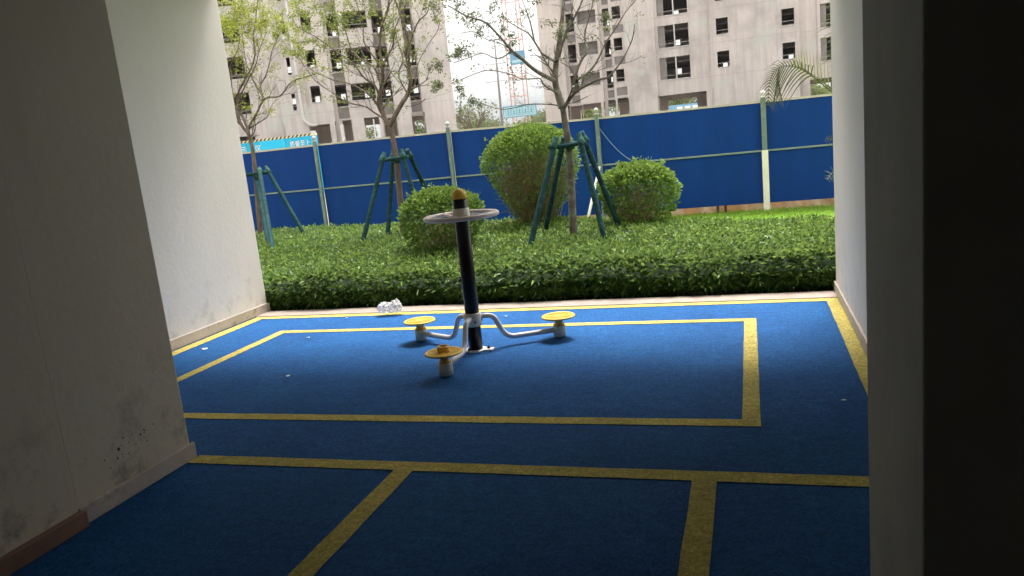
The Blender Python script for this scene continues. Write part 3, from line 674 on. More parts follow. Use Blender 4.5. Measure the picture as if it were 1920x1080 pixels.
def support(Y0, apex, feet, label, kink=0):
    a = at(*apex, Y0); t_ = empty('tree_support', (a.x, Y0, -0.1), label, 'tree support', 'green tree supports')
    offs = [(-.17, -.13), (-.13, .16), (.17, -.12), (.16, .15)]
    tops = []
    for (fx, fy, z), (ox, oy) in zip(feet, offs):
        f_ = onz(fx, fy, z); top = Vector((a.x + ox, Y0 + oy, a.z + random.uniform(-.01, .05))); tops.append(top)
        f_ = f_ + (f_-top).normalized()*0.45
        tip = top + (top-f_).normalized()*0.10
        mb = MB(); k = 14
        pts = [f_.lerp(tip, i/k) for i in range(k+1)]
        mb.tube(pts, [0.034 + 0.004*random.random() for _ in pts], 10); sk = mb.build('stake', M['stake'], t_)
        mb = MB(); e = (tip-f_).normalized()
        q = top + Vector((0, 0, 0))
        mb.tube([q - e*0.07, q - e*0.03, q + e*0.02, q + e*0.05], [0.034, 0.05, 0.048, 0.034], 9); mb.build('binding', M['binding'], sk)
    for i, j in ((0, 2), (1, 3), (0, 1), (2, 3)):
        mb = MB(); p, q = tops[i] - Vector((0, 0, .03)), tops[j] - Vector((0, 0, .03)); d = (q-p).normalized()*0.07; mb.tube([p-d, p, q, q+d], 0.026, 8); mb.build('crossbar', M['stake'], t_)
    mb = MB(); c0 = Vector((a.x, Y0, a.z-0.035)); mb.lathe([(0.045, -0.05), (0.062, -0.04), (0.066, 0.0), (0.058, 0.04), (0.042, 0.06)], c0, 14); mb.build('tree_wrap', M['binding'], t_)
    return t_
# right tree
YR = 9.75
tR = tree(YR, [(1073, 440), (1071, 350), (1068, 290), (1062, 245), (1057, 215), (1055, 200)], [
    ([(1055, 202), (1047, 178), (1041, 150), (1044, 110), (1050, 70), (1055, 25), (1060, -40), (1062, -120)], .048, .3),
    ([(1041, 152), (1012, 137), (995, 125), (975, 107), (960, 95), (940, 72), (910, 42), (875, 30), (840, 10)], .026, -.5),
    ([(1043, 115), (1035, 112), (1017, 100), (1002, 78), (990, 62), (972, 52), (950, 38)], .020, .5),
    ([(1002, 78), (995, 45), (985, 15), (970, -25)], .012, .2),
    ([(1047, 176), (1025, 163), (1017, 155), (1012, 147), (995, 148), (975, 147), (960, 140), (925, 132), (900, 135), (863, 150)], .011, -.6),
    ([(1055, 200), (1035, 196), (1007, 195), (985, 197), (955, 204), (935, 204), (912, 197), (882, 185)], .009, .4),
    ([(1055, 202), (1065, 187), (1074, 162), (1077, 145), (1068, 127), (1050, 116)], .014, -.2),
    ([(1074, 164), (1082, 132), (1092, 110), (1102, 95), (1097, 77), (1098, 55), (1107, 25), (1112, 0), (1118, -40)], .018, .4),
    ([(1057, 205), (1077, 175), (1100, 160), (1120, 150), (1140, 145), (1150, 135), (1167, 112), (1185, 75), (1190, 45)], .018, -.4),
    ([(1082, 150), (1107, 132), (1122, 110), (1135, 82), (1155, 52), (1175, 20), (1192, 0), (1210, -30)], .014, .3),
    ([(1048, 108), (1058, 70), (1076, 35), (1092, 0), (1102, -40)], .018, -.3),
    ([(960, 95), (935, 110), (905, 100), (880, 108), (850, 118)], .008, -.2),
    ([(940, 72), (915, 75), (890, 60), (865, 62)], .007, .2)],
    'rightmost young tree with spreading mostly bare branches and a few grey green leaves', 
    [(822, 122, .13, 120, -.3), (815, 165, .10, 70, -.3), (870, 92, .12, 60, -.2), (880, 30, .26, 160, -.2), (915, 28, .2, 110, 0), (903, 52, .16, 90, -.1), (850, 98, .12, 45, 0), (858, 165, .08, 45, 0), (888, 190, .07, 45, .2),
     (1056, 62, .10, 70, 0), (1136, 38, .10, 80, .2), (962, 84, .14, 80, .2), (845, 12, .22, 140, 0), (990, 5, .2, 60, .2), (940, 45, .15, 60, 0), (870, 5, .2, 90, .2), (1060, -80, .4, 200, .2), (920, -60, .5, 300, .2), (1150, -70, .4, 200, 0)],
    M['leaf_dark'], M['bark_green'], .9, .052, .052, .3, 1.0, 1.1)
YM = 11.2
tM = tree(YM, [(756, 425), (750, 370), (744, 305), (737, 262), (731, 240), (728, 232)], [
    ([(728, 236), (716, 207), (710, 185), (717, 155), (717, 120), (712, 95), (715, 50), (727, 20), (730, -30), (735, -100)], .036, .3),
    ([(730, 238), (750, 200), (765, 175), (770, 150), (765, 120), (767, 88), (762, 62), (750, 25), (738, -10), (725, -70)], .036, -.4),
    ([(722, 224), (700, 210), (685, 200), (652, 192), (625, 175), (590, 150), (562, 110), (550, 88)], .014, -.5),
    ([(709, 195), (682, 170), (650, 155), (625, 150), (590, 135), (572, 122)], .012, .3),
    ([(712, 180), (702, 160), (682, 145), (662, 120), (615, 85), (590, 68), (555, 50)], .018, -.4),
    ([(714, 160), (712, 150), (700, 125), (675, 110), (657, 88), (645, 50), (625, 20), (620, -30)], .018, .4),
    ([(716, 130), (700, 105), (683, 80), (680, 40), (668, 5), (660, -40)], .014, .2),
    ([(762, 172), (747, 140), (755, 112), (745, 75), (737, 38), (740, -10)], .014, .5),
    ([(748, 204), (775, 165), (784, 120), (800, 88), (820, 58), (825, 38)], .009, .2),
    ([(766, 90), (782, 45), (800, 25), (806, 5), (815, -30)], .012, -.3),
    ([(764, 180), (790, 190), (797, 185), (783, 196), (760, 200)], .006, .2),
    ([(717, 120), (735, 90), (742, 50), (760, 10), (775, -30)], .014, .3)],
    'middle young tree whose forked trunk rises left of the twister post',
    [(590, 90, .22, 150, -.2), (572, 35, .3, 240, 0), (600, 22, .38, 360, .2), (645, 15, .42, 420, 0), (685, 8, .34, 300, .3), (628, 45, .3, 240, -.3), (662, 40, .28, 200, .2), (722, 55, .22, 90, 0), (570, 75, .2, 140, .2), (812, 15, .16, 110, 0), (828, 5, .14, 90, 0),
     (640, -60, .6, 600, 0), (740, -80, .6, 500, .2), (560, 105, .16, 80, 0), (600, 75, .2, 110, .3)],
    M['leaf_olive'], M['bark'], 1.0, .055, .06, .26, 1.5, 0.95)
YL = 12.4
tL = tree(YL, [(487, 450), (483, 380), (479, 330), (476, 300), (472, 270)], [
    ([(472, 272), (466, 252), (455, 238), (446, 222), (440, 200), (436, 180), (432, 130)], .034, .2),
    ([(470, 262), (466, 240), (480, 215), (497, 185), (525, 180), (545, 155), (570, 145), (595, 138)], .022, -.3),
    ([(480, 216), (492, 185), (488, 160), (497, 145), (505, 120), (510, 95), (525, 60), (530, 20)], .016, .3),
    ([(466, 243), (455, 220), (445, 195), (450, 165), (470, 130), (478, 100), (475, 70), (480, 30), (485, -20)], .022, .2),
    ([(447, 186), (465, 150), (480, 120), (486, 95), (500, 60)], .014, -.3),
    ([(467, 242), (477, 235), (500, 220), (508, 200), (520, 185)], .012, .2),
    ([(496, 186), (480, 160), (470, 140), (460, 110), (455, 70), (450, 30)], .014, .2),
    ([(440, 200), (425, 170), (430, 130), (445, 95), (450, 60)], .014, -.3),
    ([(437, 185), (455, 160), (462, 125), (440, 90), (425, 60)], .010, .4)],
    'leftmost young tree by the bright wall with feathery yellow green leaves', 
    [(425, 18, .42, 520, 0), (452, 22, .42, 520, .2), (470, 5, .4, 420, 0), (438, 48, .3, 330, -.2), (512, 32, .3, 300, 0), (520, 52, .24, 220, .2), (500, 70, .24, 110, 0), (540, 70, .22, 110, 0), (462, 60, .3, 160, .2), (480, 35, .3, 160, 0), (560, 90, .2, 90, 0),
     (400, 40, .5, 500, .3), (395, 120, .4, 250, .3), (430, -70, .7, 800, 0), (520, -60, .6, 600, 0), (555, 20, .25, 140, .2), (430, 85, .25, 160, .2)],
    M['leaf_yellow'], M['bark'], .95, .05, .062, .25, 1.6, 1.2)
support(YR, (1068, 268), [(995, 458, .34), (1022, 434, .34), (1133, 446, .34), (1161, 426, .34)], 'green wrapped four legged support around the rightmost young tree')
support(YM, (743, 296), [(680, 454, .34), (727, 442, .34), (797, 440, .34), (830, 420, .34)], 'green wrapped four legged support around the middle young tree, left of the small bush')
support(YL, (480, 325), [(440, 440, .34), (503, 457, .34), (512, 470, .34), (571, 440, .34)], 'green wrapped four legged support partly hidden by the bright left wall')

# ------------------------------------------------------------------ palm behind the right wall
pY = 12.2; pc = at(1640, 230, pY)
palm = empty('palm_tree', (pc.x, pY, -0.1), 'palm whose drooping fronds reach out from behind the right wall', 'palm')
mb = MB(); mb.tube([Vector((pc.x, pY, -0.1)), Vector((pc.x+.02, pY, 0.6)), Vector((pc.x, pY, 1.5))], [.16, .12, .10], 12); mb.build('trunk', M['bark'], palm)
def frond(pts, ll, tilt, cnt, tint, dr=0.5, both=True, part='frond', q0=0.22):
    cp_ = curve_pts([Vector(p) for p in pts], 8); m = len(cp_); mbr = MB(); mbr.tube(cp_, [0.012*(1-0.75*i/(m-1)) for i in range(m)], 5)
    fr = mbr.build(part, M['leaf_palm'], palm)
    at_ = fr.data.attributes.new('tint', 'FLOAT', 'FACE'); at_.data.foreach_set('value', [0.5]*len(fr.data.polygons))
    Vv, Ff, Tt = [], [], []
    for i in range(cnt):
        q = q0 + (1-q0)*i/cnt; k = min(m-2, int(q*(m-1))); p = cp_[k].lerp(cp_[k+1], q*(m-1)-k); t = (cp_[k+1]-cp_[k]).normalized()
        pl_ = t.cross(Vector((0, 1, 0))).normalized(); L = ll*(math.sin(math.pi*(0.18+0.75*q)))*random.uniform(.85, 1.1)
        for sgn in ((-1, 1) if both else (1,)):
            dirv = (pl_*sgn*0.85 + Vector((0, 0.45*random.uniform(-1, 1), 0)) + t*tilt).normalized(); prev = None; wv = t.cross(dirv).normalized()
            for s_i in range(6):
                s_ = s_i/5; pp = p + dirv*L*s_ + Vector((0, 0, -dr*L*s_*s_)); wd = 0.009*(1-s_**2)+0.001
                Vv += [pp + t*wd, pp - t*wd]
                if s_i: b_ = len(Vv)-4; Ff.append((b_, b_+1, b_+3)); Ff.append((b_, b_+3, b_+2)); Tt += [tint + random.uniform(-.1, .1)]*2
    tri_mesh('leaflets', np.array([tuple(v) for v in Vv]), np.array(Ff), np.array(Tt), M['leaf_palm'], fr)
top = Vector((pc.x, pY, 1.55))
frond([top, at(1590, 195, 12.1), at(1545, 160, 12), at(1500, 128, 11.9), at(1462, 126, 11.8), at(1444, 152, 11.7), at(1440, 198, 11.65)], .40, .6, 26, .15, .8, q0=.42)
frond([top, at(1580, 180, 12.3), at(1540, 152, 12.4), at(1508, 130, 12.5), at(1486, 120, 12.6)], .30, .9, 17, .85, -.5)
frond([top, at(1600, 100, 12.6), at(1590, 10, 13), at(1620, -60, 13.4)], .5, .5, 30, .6)
frond([top, at(1680, 120, 12.6), at(1740, 80, 13), at(1800, 140, 13.4)], .5, .5, 30, .6)
frond([top - Vector((0, 0, .3)), at(1600, 255, 11.9), at(1565, 262, 11.6), at(1548, 258, 11.4)], .14, .4, 10, .3, .2)
frond([top - Vector((0, 0, .9)), at(1600, 330, 11.9), at(1565, 322, 11.6), at(1550, 338, 11.4)], .16, .4, 10, .3, .2)

# ------------------------------------------------------------------ concrete tower blocks
def frame(O, ang):
    c, s_ = math.cos(ang), math.sin(ang)
    return lambda u, d, z: (O[0] + u*c - d*s_, O[1] + u*s_ + d*c, z)
def facade(mb, F, u0, u1, z0, z1, d, t, ops):
    us = sorted({u0, u1, *[v for o in ops for v in o[:2] if u0 < v < u1]}); zs = sorted({z0, z1, *[v for o in ops for v in o[2:4] if z0 < v < z1]})
    nu, nz = len(us)-1, len(zs)-1
    solid = [[not any(o[0] <= (us[i]+us[i+1])/2 <= o[1] and o[2] <= (zs[j]+zs[j+1])/2 <= o[3] for o in ops) for j in range(nz)] for i in range(nu)]
    ok = lambda i, j: 0 <= i < nu and 0 <= j < nz and solid[i][j]
    for i in range(nu):
        for j in range(nz):
            if not solid[i][j]: continue
            a, b, c, e = us[i], us[i+1], zs[j], zs[j+1]; d2 = d+t
            q = lambda L: mb.add([F(*p) for p in L], [(0, 1, 2, 3)])
            q([(a, d, c), (b, d, c), (b, d, e), (a, d, e)]); q([(b, d2, c), (a, d2, c), (a, d2, e), (b, d2, e)])
            if not ok(i-1, j): q([(a, d2, c), (a, d, c), (a, d, e), (a, d2, e)])
            if not ok(i+1, j): q([(b, d, c), (b, d2, c), (b, d2, e), (b, d, e)])
            if not ok(i, j-1): q([(a, d2, c), (b, d2, c), (b, d, c), (a, d, c)])
            if not ok(i, j+1): q([(a, d, e), (b, d, e), (b, d2, e), (a, d2, e)])
def tower(name_label, O, ang, strips, pitch, z_first, ground_top, ztop, depth, through, label_group='unfinished concrete towers'):
    F = frame(O, ang); t_ = empty('concrete_tower', (O[0], O[1], -0.2), name_label, 'building', label_group, ang)
    nst = int((ztop - z_first)/pitch); mbw = MB(); mbp = MB(); U0, U1 = strips[0][0], strips[-1][1]; wins = []; backs = []
    for (u0, u1, d, ops, gops) in strips:
        ol = []
        for (a, b, c, e, kind) in ops:
            for k in range(nst):
                zz = k*pitch; ol.append((a, b, c+zz, e+zz)); wins.append((a, b, c+zz, e+zz, d, kind, k))
                mq = mbp if k > 3 else MB()
                if kind == 'recess': mq.box((a-.05, d+0.9, c+zz-.1), (b+.05, d+1.0, e+zz+.1), F)
                elif kind == 'infill': mq.box((a, d+0.12, c+zz), (b, d+0.2, e+zz), F)
                if k <= 3 and mq.v: mq.build('block_infill', M['panel'], t_)
        facade(mbw, F, u0, u1, -0.2, ztop, d, 0.22, ol + [(a, b, -0.2, e) for (a, b, e) in gops])
    for (s0, s1) in zip(strips[:-1], strips[1:]):        # returns and cross walls
        x = s0[1]; dm = min(s0[2], s1[2])+0.003; mbw.box((x-.09, dm, ground_top), (x+.09, 5.2, ztop-.01), F)
    mbw.box((U0, strips[0][2]+.22, -0.2), (U0+.22, depth, ztop), F); mbw.box((U1-.22, strips[-1][2]+.22, -0.2), (U1, depth, ztop), F)
    for (a, b, c, e, d, kind, k) in wins:
        if kind in ('win', 'bal', 'win2') and k < nst:
            uc = (a*0.35+b*0.65); zc_ = c + 0.35*(e-c); p = Vector(F(uc, d, zc_)); cam0 = Vector((0, 0, EYE)); dr = (p-cam0)
            n_ = Vector(F(0, 1, 0)) - Vector(F(0, 0, 0)); f0 = Vector(F(0, 0, 0)); tt = ((depth) - (p-f0).dot(n_))/dr.dot(n_); hp = p + dr*tt
            ub = (hp-f0).dot(Vector(F(1, 0, 0)) - f0)
            backs.append((ub-.22, ub+.22, k))
    bo = []; seen = []
    for (a, b, k) in backs:
        if k != 1: continue
        if any(abs(a-s_) < 0.75 for s_ in seen) or a < U0+.4 or b > U1-.4: continue
        seen.append(a)
        for q in range(nst): bo.append((a, b, ground_top + pitch - .62 + q*pitch, ground_top + pitch - .08 + q*pitch))
    facade(mbw, F, U0+.22, U1-.22, -0.2, ztop, depth-.22, 0.22, bo + [(a, b, -0.2, ground_top-.3) for (a, b) in through])
    w_ = mbw.build('wall', M['concrete'], t_)
    tag(mbp.build('upper_block_infill', M['panel'], t_), kind='stuff')
    mbf = MB()
    for k in range(nst+1): mbf.box((U0+.23, 1.05, ground_top + k*pitch - .0), (U1-.23, depth-.23, ground_top + k*pitch + .14), F)
    for x in np.arange(U0+2.5, U1-2, 4.3): mbf.box((x, 5.25, ground_top+.15), (x+.18, depth-1.6, ztop-.2), F)  # inner partitions added to keep the rooms dark
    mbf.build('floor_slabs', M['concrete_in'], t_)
    mbr = MB(); mbr.box((U0-.1, -.1, ztop+.002), (U1+.1, depth+.1, ztop+.4), F); mbr.build('roof', M['concrete'], t_)
    for (a, b, c, e, d, kind, k) in wins:
        if kind in ('infill',) or k > 5: continue
        mb = MB(); mb.box((a-.04, d-.05, c-.10), (b+.04, d+.10, c-.003), F); wf = mb.build('window_sill', M['sill'], t_)
        if kind != 'recess' or random.random() < .5:
            mb = MB(); mb.box((a+.002, d+.05, c+.32), (b-.002, d+.085, c+.36), F); mb.build('guard_rail', M['galv'], wf)
        if kind == 'bal':
            mb = MB(); um = a + (b-a)*0.52; mb.box((um, d+.06, c), (um+.11, d+.14, e), F); mb.build('mullion', M['white_pipe'], wf)
            mb = MB(); mb.box((a, d+.26, c-.1), (a+(b-a)*0.22, d+.34, e+.1), F); mb.build('side_panel', M['panel'], wf)
    return t_, F
OR_ = (0, 76)
stripsR = [
    (-19.1, -16.85, -0.5, [], []),
    (-16.85, -15.5, 0.5, [(-16.55, -15.75, 5.75, 7.45, 'win2'), (-16.55, -15.6, 4.75, 5.5, 'infill')], [(-16.8, -15.56, 4.5)]),
    (-15.5, -13.35, 0.0, [(-15.35, -13.5, 6.25, 7.45, 'recess')], [(-15.5, -13.6, 4.55)]),
    (-13.35, -12.15, 0.6, [(-12.95, -12.3, 5.85, 7.45, 'win2'), (-12.95, -12.3, 4.9, 5.6, 'infill')], [(-13.0, -12.25, 4.7)]),
    (-12.15, -10.8, 0.1, [(-11.95, -11.15, 6.3, 7.45, 'win'), (-12.0, -10.95, 5.0, 5.75, 'infill')], [(-12.0, -10.9, 4.75)]),
    (-10.8, -8.1, -0.35, [], []),
    (-8.1, -4.85, 0.0, [(-7.75, -4.95, 5.95, 7.95, 'bal')], [(-8.0, -4.85, 4.5)]),
    (-4.85, -2.93, -0.15, [], [(-4.85, -3.6, 4.5)]),
    (-2.93, 4.55, -0.6, [(-2.45, -1.40, 6.45, 7.85, 'win'), (3.20, 4.25, 6.45, 7.85, 'win')], []),
    (4.55, 6.30, 0.5, [], [(5.5, 6.3, 4.45)]),
    (6.30, 9.5, 0.3, [(6.45, 8.8, 5.95, 7.95, 'bal')], [(6.3, 8.8, 4.45)]),
    (9.5, 16.0, -0.6, [(10.2, 11.2, 6.45, 7.85, 'win'), (14.0, 15.0, 6.45, 7.85, 'win')], [])]
tower('pale grey unfinished concrete tower on the right with twin pane openings', OR_, 0.0, stripsR, 2.9, 5.0, 4.6, 76, 9, [(-17.5, -13.2), (-8.0, -5.0), (5, 8)])  # storeys above the view added tall to cut sky light indoors
OL_ = (-33.6, 60.4); AL = R(25)
stripsL = [
    (-16, -10.2, 0.0, [(-14.5, -12.8, 6.3, 8.0, 'win')], []),
    (-10.2, -7.0, 0.6, [(-9.6, -7.25, 6.25, 8.05, 'win'), (-9.3, -7.3, 3.2, 4.4, 'win')], []),
    (-7.0, -4.6, 0.0, [], []),
    (-4.6, -2.6, -0.3, [(-3.65, -3.35, 6.1, 7.5, 'win2')], []),
    (-2.6, -0.4, 0.0, [(-2.05, -1.25, 6.65, 8.0, 'win')], [(-2.55, -0.85, 4.75)]),
    (-0.4, 1.05, 0.8, [(-0.05, 0.95, 6.15, 8.0, 'win2'), (-0.05, 0.95, 5.1, 6.0, 'infill')], [(0.2, 0.95, 4.95)]),
    (1.05, 3.65, 0.0, [(1.35, 3.40, 6.5, 7.9, 'win')], [(2.1, 3.4, 4.95)]),
    (3.65, 4.95, 0.9, [(3.8, 4.8, 6.15, 8.0, 'win2'), (3.8, 4.8, 5.1, 6.0, 'infill')], [(3.75, 4.85, 4.8)]),
    (4.95, 6.2, -0.1, [], []),
    (6.2, 7.35, 0.9, [(6.3, 7.2, 6.1, 7.95, 'win2'), (6.3, 7.2, 5.1, 5.95, 'infill')], [(6.25, 7.25, 4.75)]),
    (7.35, 10.0, -0.5, [], [])]
tL_, FL_ = tower('pinkish grey unfinished concrete tower on the left with a white downpipe', OL_, AL, stripsL, 2.95, 5.0, 4.95, 78, 9, [(0.5, 3.2), (6.6, 9.0), (-6, -3)])  # unseen upper storeys likewise raised to block sky light
mb = MB(); P_ = lambda u, d, z: Vector(FL_(u, d, z))
mb.tube(bez([P_(-2.95, -.52, 70), P_(-2.95, -.52, 5.25), P_(-2.45, -.45, 4.75), P_(-1.9, -.1, 4.75)], 5, .3), 0.12, 10); mb.build('downpipe', M['white_pipe'], tL_)
mb = MB(); mb.tube([P_(0.1, -.3, 0), P_(0.1, -.3, 4.6)], 0.07, 8); mb.box((0.02, -.35, 2.4), (.32, -.25, 4.6), FL_); mb.build('drain_pipe', M['white_pipe'], tL_)
mb = MB(); mb.tube([P_(2.9, -.2, 0), P_(2.9, -.2, 4.8)], 0.06, 8); mb.build('drain_pipe', M['white_pipe'], tL_)

# ------------------------------------------------------------------ text helper
def text_mb(s_, size, F, depth=0.01, font_scale=(1, 1)):
    c = bpy.data.curves.new('t', 'FONT'); c.body = s_; c.size = size; c.extrude = 0; c.resolution_u = 3
    o = bpy.data.objects.new('t', c); COL.objects.link(o); bpy.context.view_layer.update()
    me = bpy.data.meshes.new_from_object(o.evaluated_get(bpy.context.evaluated_depsgraph_get()))
    mb = MB(); mb.add([F(v.co.x*font_scale[0], v.co.y*font_scale[1]) for v in me.vertices], [tuple(p.vertices) for p in me.polygons])
    bpy.data.objects.remove(o); bpy.data.meshes.remove(me); bpy.data.curves.remove(c); return mb
# cyan display board behind the hoarding
SY = 22.0; zl = 2.53
x0 = at(400, 273, SY).x; x1 = at(592, 262, SY).x
board = empty('display_board', ((x0+x1)/2, SY, -0.2), 'bright cyan site display board with white lettering and a hazard striped top', 'sign')
mb = MB(); mb.box((x0, SY, 0.6), (x1, SY+.12, zl-.075)); mb.build('panel', M['cyan'], board)
mb = MB(); xa = at(535, 270, SY).x; xb = at(487, 270, SY).x
mb.box((xb, SY-.012, 0.8), (xa, SY-.002, zl-.08)); mb.build('panel_band', M['cyan2'], board)
mb = MB(); mb.box((x0, SY-.002, zl-.072), (x1, SY+.13, zl)); hz = mb.build('hazard_band', M['hz_yellow'], board)
mb = MB(); k = 0; xx = x0
while xx < x1-.16:
    mb.add([(xx, SY-.008, zl-.071), (xx+.07, SY-.008, zl-.071), (xx+.14, SY-.008, zl-.001), (xx+.07, SY-.008, zl-.001)], [(0, 1, 2, 3)]); xx += .15
mb.build('black_stripes', M['hz_black'], hz)
def put(txt, px, py, size, sx=1, sy_=1, nm='lettering'):
    p = at(px, py, SY)
    text_mb(txt, size, lambda a, b: (p.x+a, SY-.02, p.z+b), font_scale=(sx, sy_)).build(nm, M['white_ink'], board)
put('示', 453, 287, .24); put('区', 480, 285, .25); put('质量至上', 545, 276.5, .205, .92, 1.1)
mb = MB(); mb.box((x0+.1, SY+.03, -0.2), (x0+.2, SY+.1, .6)); mb.box((x1-.2, SY+.03, -0.2), (x1-.1, SY+.1, .6)); mb.build('legs', M['galv'], board)

# banner seen through the right tower
bY = 100; p0 = at(1262, 203, bY); p1 = at(1302, 200, bY)
ban = empty('site_banner', (p0.x, bY, -0.2), 'blue site banner seen through the ground floor opening of the right tower', 'sign')
mb = MB(); mb.box((p0.x-.5, bY, -0.2), (p1.x+.5, bY+.1, p0.z+.35)); mb.build('panel', M['crane_blue'], ban)
mb = MB()
for i in range(3): mb.box((p0.x+.5+i*.95, bY-.03, p0.z-.55), (p0.x+1.15+i*.95, bY-.005, p0.z+.1))
mb.build('white_block', M['white_ink'], ban)

# ------------------------------------------------------------------ tower crane mast and boards
CY = 125; cs = CY/95
def cr(px, py): return at(px, py, CY)
cb = cr(979, 235); top_ = 46.0; cx = cb.x; hw = 1.15
crane = empty('tower_crane', (cx, CY, -0.2), 'pale red lattice tower crane mast between the two towers', 'crane')
mb = MB(); legs = [(cx-hw, CY-hw), (cx+hw, CY-hw), (cx+hw, CY+hw), (cx-hw, CY+hw)]
for x, y in legs: mb.tube([(x, y, -0.2), (x, y, top_)], .10, 6)
z = 0; flip = 0
while z < top_-2:
    for i in range(4):
        a, b = legs[i], legs[(i+1) % 4]; mb.tube([(a[0], a[1], z), (b[0], b[1], z)], .07, 5)
        c_, d_ = (a, b) if flip else (b, a); mb.tube([(c_[0], c_[1], z), (d_[0], d_[1], z+3.0)], .03, 5)
    z += 3.0; flip = 1-flip
mb.build('mast', M['crane_red'], crane)
mb = MB(); mb.tube([(cx-12, CY, top_), (cx+38, CY, top_)], .3, 6); mb.box((cx-1.4, CY-1.4, top_-2), (cx+1.4, CY+1.4, top_+.8)); mb.build('jib', M['crane_red'], crane)
a = cr(949, 202); b = cr(1010, 217); yb = CY-hw-.35
sg = MB(); sg.box((a.x, yb, b.z+.25), (b.x, yb+.15, a.z)); sgn = sg.build('name_board', M['crane_sign'], crane)
mb = MB(); zt, zb = a.z, b.z+.25
mb.box((a.x-.12, yb-.05, zb-.12), (b.x+.12, yb+.16, zb-.002)); mb.box((a.x-.12, yb-.05, zt+.002), (b.x+.12, yb+.16, zt+.12))
mb.box((a.x-.12, yb-.05, zb), (a.x-.002, yb+.16, zt)); mb.box((b.x+.002, yb-.05, zb), (b.x+.12, yb+.16, zt)); mb.build('board_frame', M['crane_edge'], sgn)
W5 = (b.x-a.x-.5)/5
for i in range(5):
    u0 = a.x+.25+i*W5; mb = MB(); f_ = .06
    mb.box((u0+.05, yb-.03, zb+.22), (u0+W5-.05, yb-.003, zb+.22+f_)); mb.box((u0+.05, yb-.03, zt-.2-f_), (u0+W5-.05, yb-.003, zt-.2))
    mb.box((u0+.05, yb-.03, zb+.22+f_), (u0+.05+f_, yb-.003, zt-.2-f_)); mb.box((u0+W5-.05-f_, yb-.03, zb+.22+f_), (u0+W5-.05, yb-.003, zt-.2-f_))
    mb.box((u0+.28, yb-.03, zb+.45), (u0+W5-.28, yb-.003, zb+.55)); mb.box((u0+W5/2-.06, yb-.033, zb+.551), (u0+W5/2+.06, yb-.003, zt-.45)); mb.box((u0+.35, yb-.03, zb+.8), (u0+W5/2-.061, yb-.003, zb+.88)); mb.box((u0+W5/2+.061, yb-.03, zb+.8), (u0+W5-.35, yb-.003, zb+.88))
    mb.build('character_panel', M['crane_edge'], sgn)
a = cr(960, 99); b = cr(990, 120)
mb = MB(); mb.box((a.x, yb, b.z), (b.x, yb+.15, a.z)); bb_ = mb.build('upper_board', M['crane_blue'], crane)
mb = MB(); mb.box((a.x+.3, yb-.02, b.z+.3), (b.x-.3, yb-.002, b.z+.75)); mb.build('pale_stripe', M['crane_sign'], bb_)

# utility pole
a = at(927, 75, 72); mb = MB(); mb.tube([(a.x-.1, 72, -0.2), (a.x, 72, a.z)], [.17, .07], 8)
up = empty('utility_pole', (a.x, 72, -0.2), 'thin grey utility pole left of the crane mast', 'pole'); mb.build('shaft', M['far_pole'], up)
mb = MB()
for dz, l in ((0.6, .7), (2.2, 1.0), (3.8, 1.2)): mb.tube([(a.x-l, 72-.2, a.z-dz), (a.x+l, 72-.2, a.z-dz)], .03, 5)
mb.build('crossarm', M['far_pole'], up)
# small cabin
c = at(948, 243, 40); cbn = empty('site_cabin', (c.x, 40, -0.2), 'pale roofed site cabin just showing above the hoarding left of the tall bush', 'cabin')
mb = MB(); mb.box((c.x-1.1, 40, -0.2), (c.x+1.1, 43, c.z-.12)); mb.build('wall', M['concrete'], cbn)
mb = MB(); mb.box((c.x-1.3, 39.8, c.z-.118), (c.x+1.3, 43.2, c.z)); mb.build('roof', M['cabin'], cbn)

# ------------------------------------------------------------------ far trees
def far_tree(x, y, h, rad, label, nl=2600, bare=False):
    t_ = empty('tree', (x, y, -0.2), label, 'tree', 'trees beyond the hoarding'); mb = MB(); tips = []
    mb.tube([(x, y, -0.2), (x+.1, y, h*.3), (x, y, h*.55)], [.22, .18, .12], 7)
    for i in range(12 if bare else 7):
        p = Vector((x, y, h*random.uniform(.25, .5))); a = random.uniform(0, 6.28); d = Vector((math.cos(a)*.8, math.sin(a)*.8, 1)).normalized(); grow(mb, tips, p, d, h*.5, .08, 2)
    mb.build('trunk', M['bark'], t_)
    if bare: nl = 260
    P = []; cl = [Vector((x + random.gauss(0, .5)*rad, y + random.gauss(0, .5)*rad, h*random.uniform(.45, .92))) for _ in range(16)]
    P = np.zeros((nl, 3)); ct = np.zeros(nl)
    for i in range(nl):
        k = random.randrange(16); c = cl[k]; s_ = rad*.33; v = Vector((random.gauss(0, 1), random.gauss(0, 1), random.gauss(0, .7))); v = v.normalized()*(0.6+.5*random.random()); P[i] = c + v*s_; ct[i] = (k % 5)*.12
    D = unit(rng.normal(size=(nl, 3))); V, Fc = leaf_arrays(P, D, rng.uniform(.25, .5, nl), rng.uniform(.07, .14, nl)); tri_mesh('crown', V, Fc, np.repeat(np.clip(ct + rng.random(nl)*.5, 0, 1), 2), M['leaf_far'], t_)
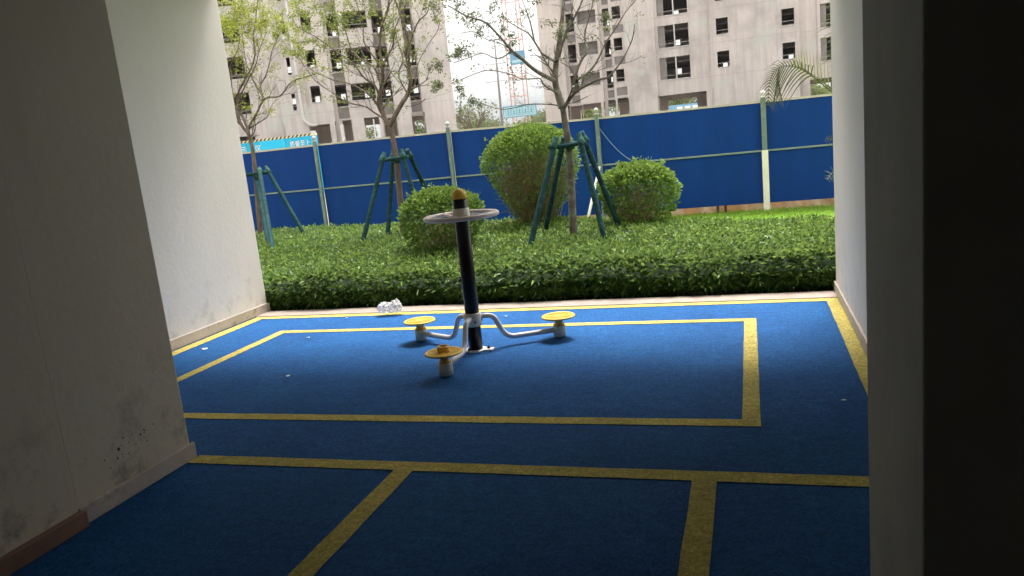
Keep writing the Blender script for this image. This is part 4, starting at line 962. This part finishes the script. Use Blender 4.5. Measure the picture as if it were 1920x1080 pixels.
ft = [(862, 228, 140, 5, 'rounded far tree just right of the left tower'), (905, 238, 150, 4.5, 'low far tree left of the cabin roof'), (928, 232, 145, 5, 'far tree behind the utility pole'),
      (1014, 216, 150, 4.5, 'far tree right of the crane mast'), (1034, 214, 140, 4.5, 'far tree touching the right tower corner'), (985, 236, 150, 4.5, 'far tree behind the foot of the crane mast'),
      (780, 225, 92, 3.2, 'far tree seen through the last ground opening of the left tower'), (650, 240, 92, 3.0, 'far tree seen through a narrow ground opening of the left tower'),
      (1090, 196, 104, 3.0, 'far tree filling the left ground opening of the right tower'), (1112, 203, 108, 3.0, 'far tree at the right side of that left ground opening'),
      (1265, 178, 108, 3.2, 'far tree above the banner seen through the right tower'), (1290, 178, 112, 3.0, 'far tree right of the banner seen through the right tower'), (1535, 170, 104, 3.0, 'far tree seen through the rightmost ground opening')]
for (px, py, yy, rad, lb) in ft:
    p = at(px, py, yy); far_tree(p.x, yy, p.z+1.0, rad, lb)
p = at(882, 205, 78); far_tree(p.x, 78, p.z+.8, 2.6, 'leafless far tree between the left tower and the utility pole', bare=True)

# hills
mb = MB(); vs = []; fs = []; nx = 90
for i in range(nx+1):
    x = -1500 + 2600*i/nx; 
    h = 80 + 34*mnoise.noise(Vector((x*.0035, 0, 0))) + 14*mnoise.noise(Vector((x*.012, 3, 0))) + 4*mnoise.noise(Vector((x*.05, 7, 0))) + 30*math.exp(-((x+340)/220)**2)
    for j, (dy, f_) in enumerate(((0, 0), (60, .35), (140, .75), (220, 1.0), (400, .5), (600, 0))): vs.append((x*1.55, 1480+dy*1.5, -0.3 + h*f_ + (5*mnoise.noise(Vector((x*.02, dy*.03, 0))) if f_ else 0)))
for i in range(nx):
    for j in range(5): fs.append((i*6+j, (i+1)*6+j, (i+1)*6+j+1, i*6+j+1))
mb.add(vs, fs, True); tag(mb.build('hills', M['hill']), kind='structure')

# ------------------------------------------------------------------ haze
HAZE = 0.00018
if HAZE:
    mb = MB(); mb.box((-3100, -60, -1.3), (2600, 2600, 200)); m, t, b = new_mat('haze_air'); t.nodes.remove(b)
    pv = t.nodes.new('ShaderNodeVolumePrincipled'); pv.inputs['Density'].default_value = HAZE; pv.inputs['Color'].default_value = (0.93, 0.94, 0.97, 1); pv.inputs['Anisotropy'].default_value = 0.2
    t.links.new(pv.outputs[0], t.nodes['Material Output'].inputs['Volume'])
    tag(mb.build('haze', m), 'pale summer haze over the building site', kind='stuff')
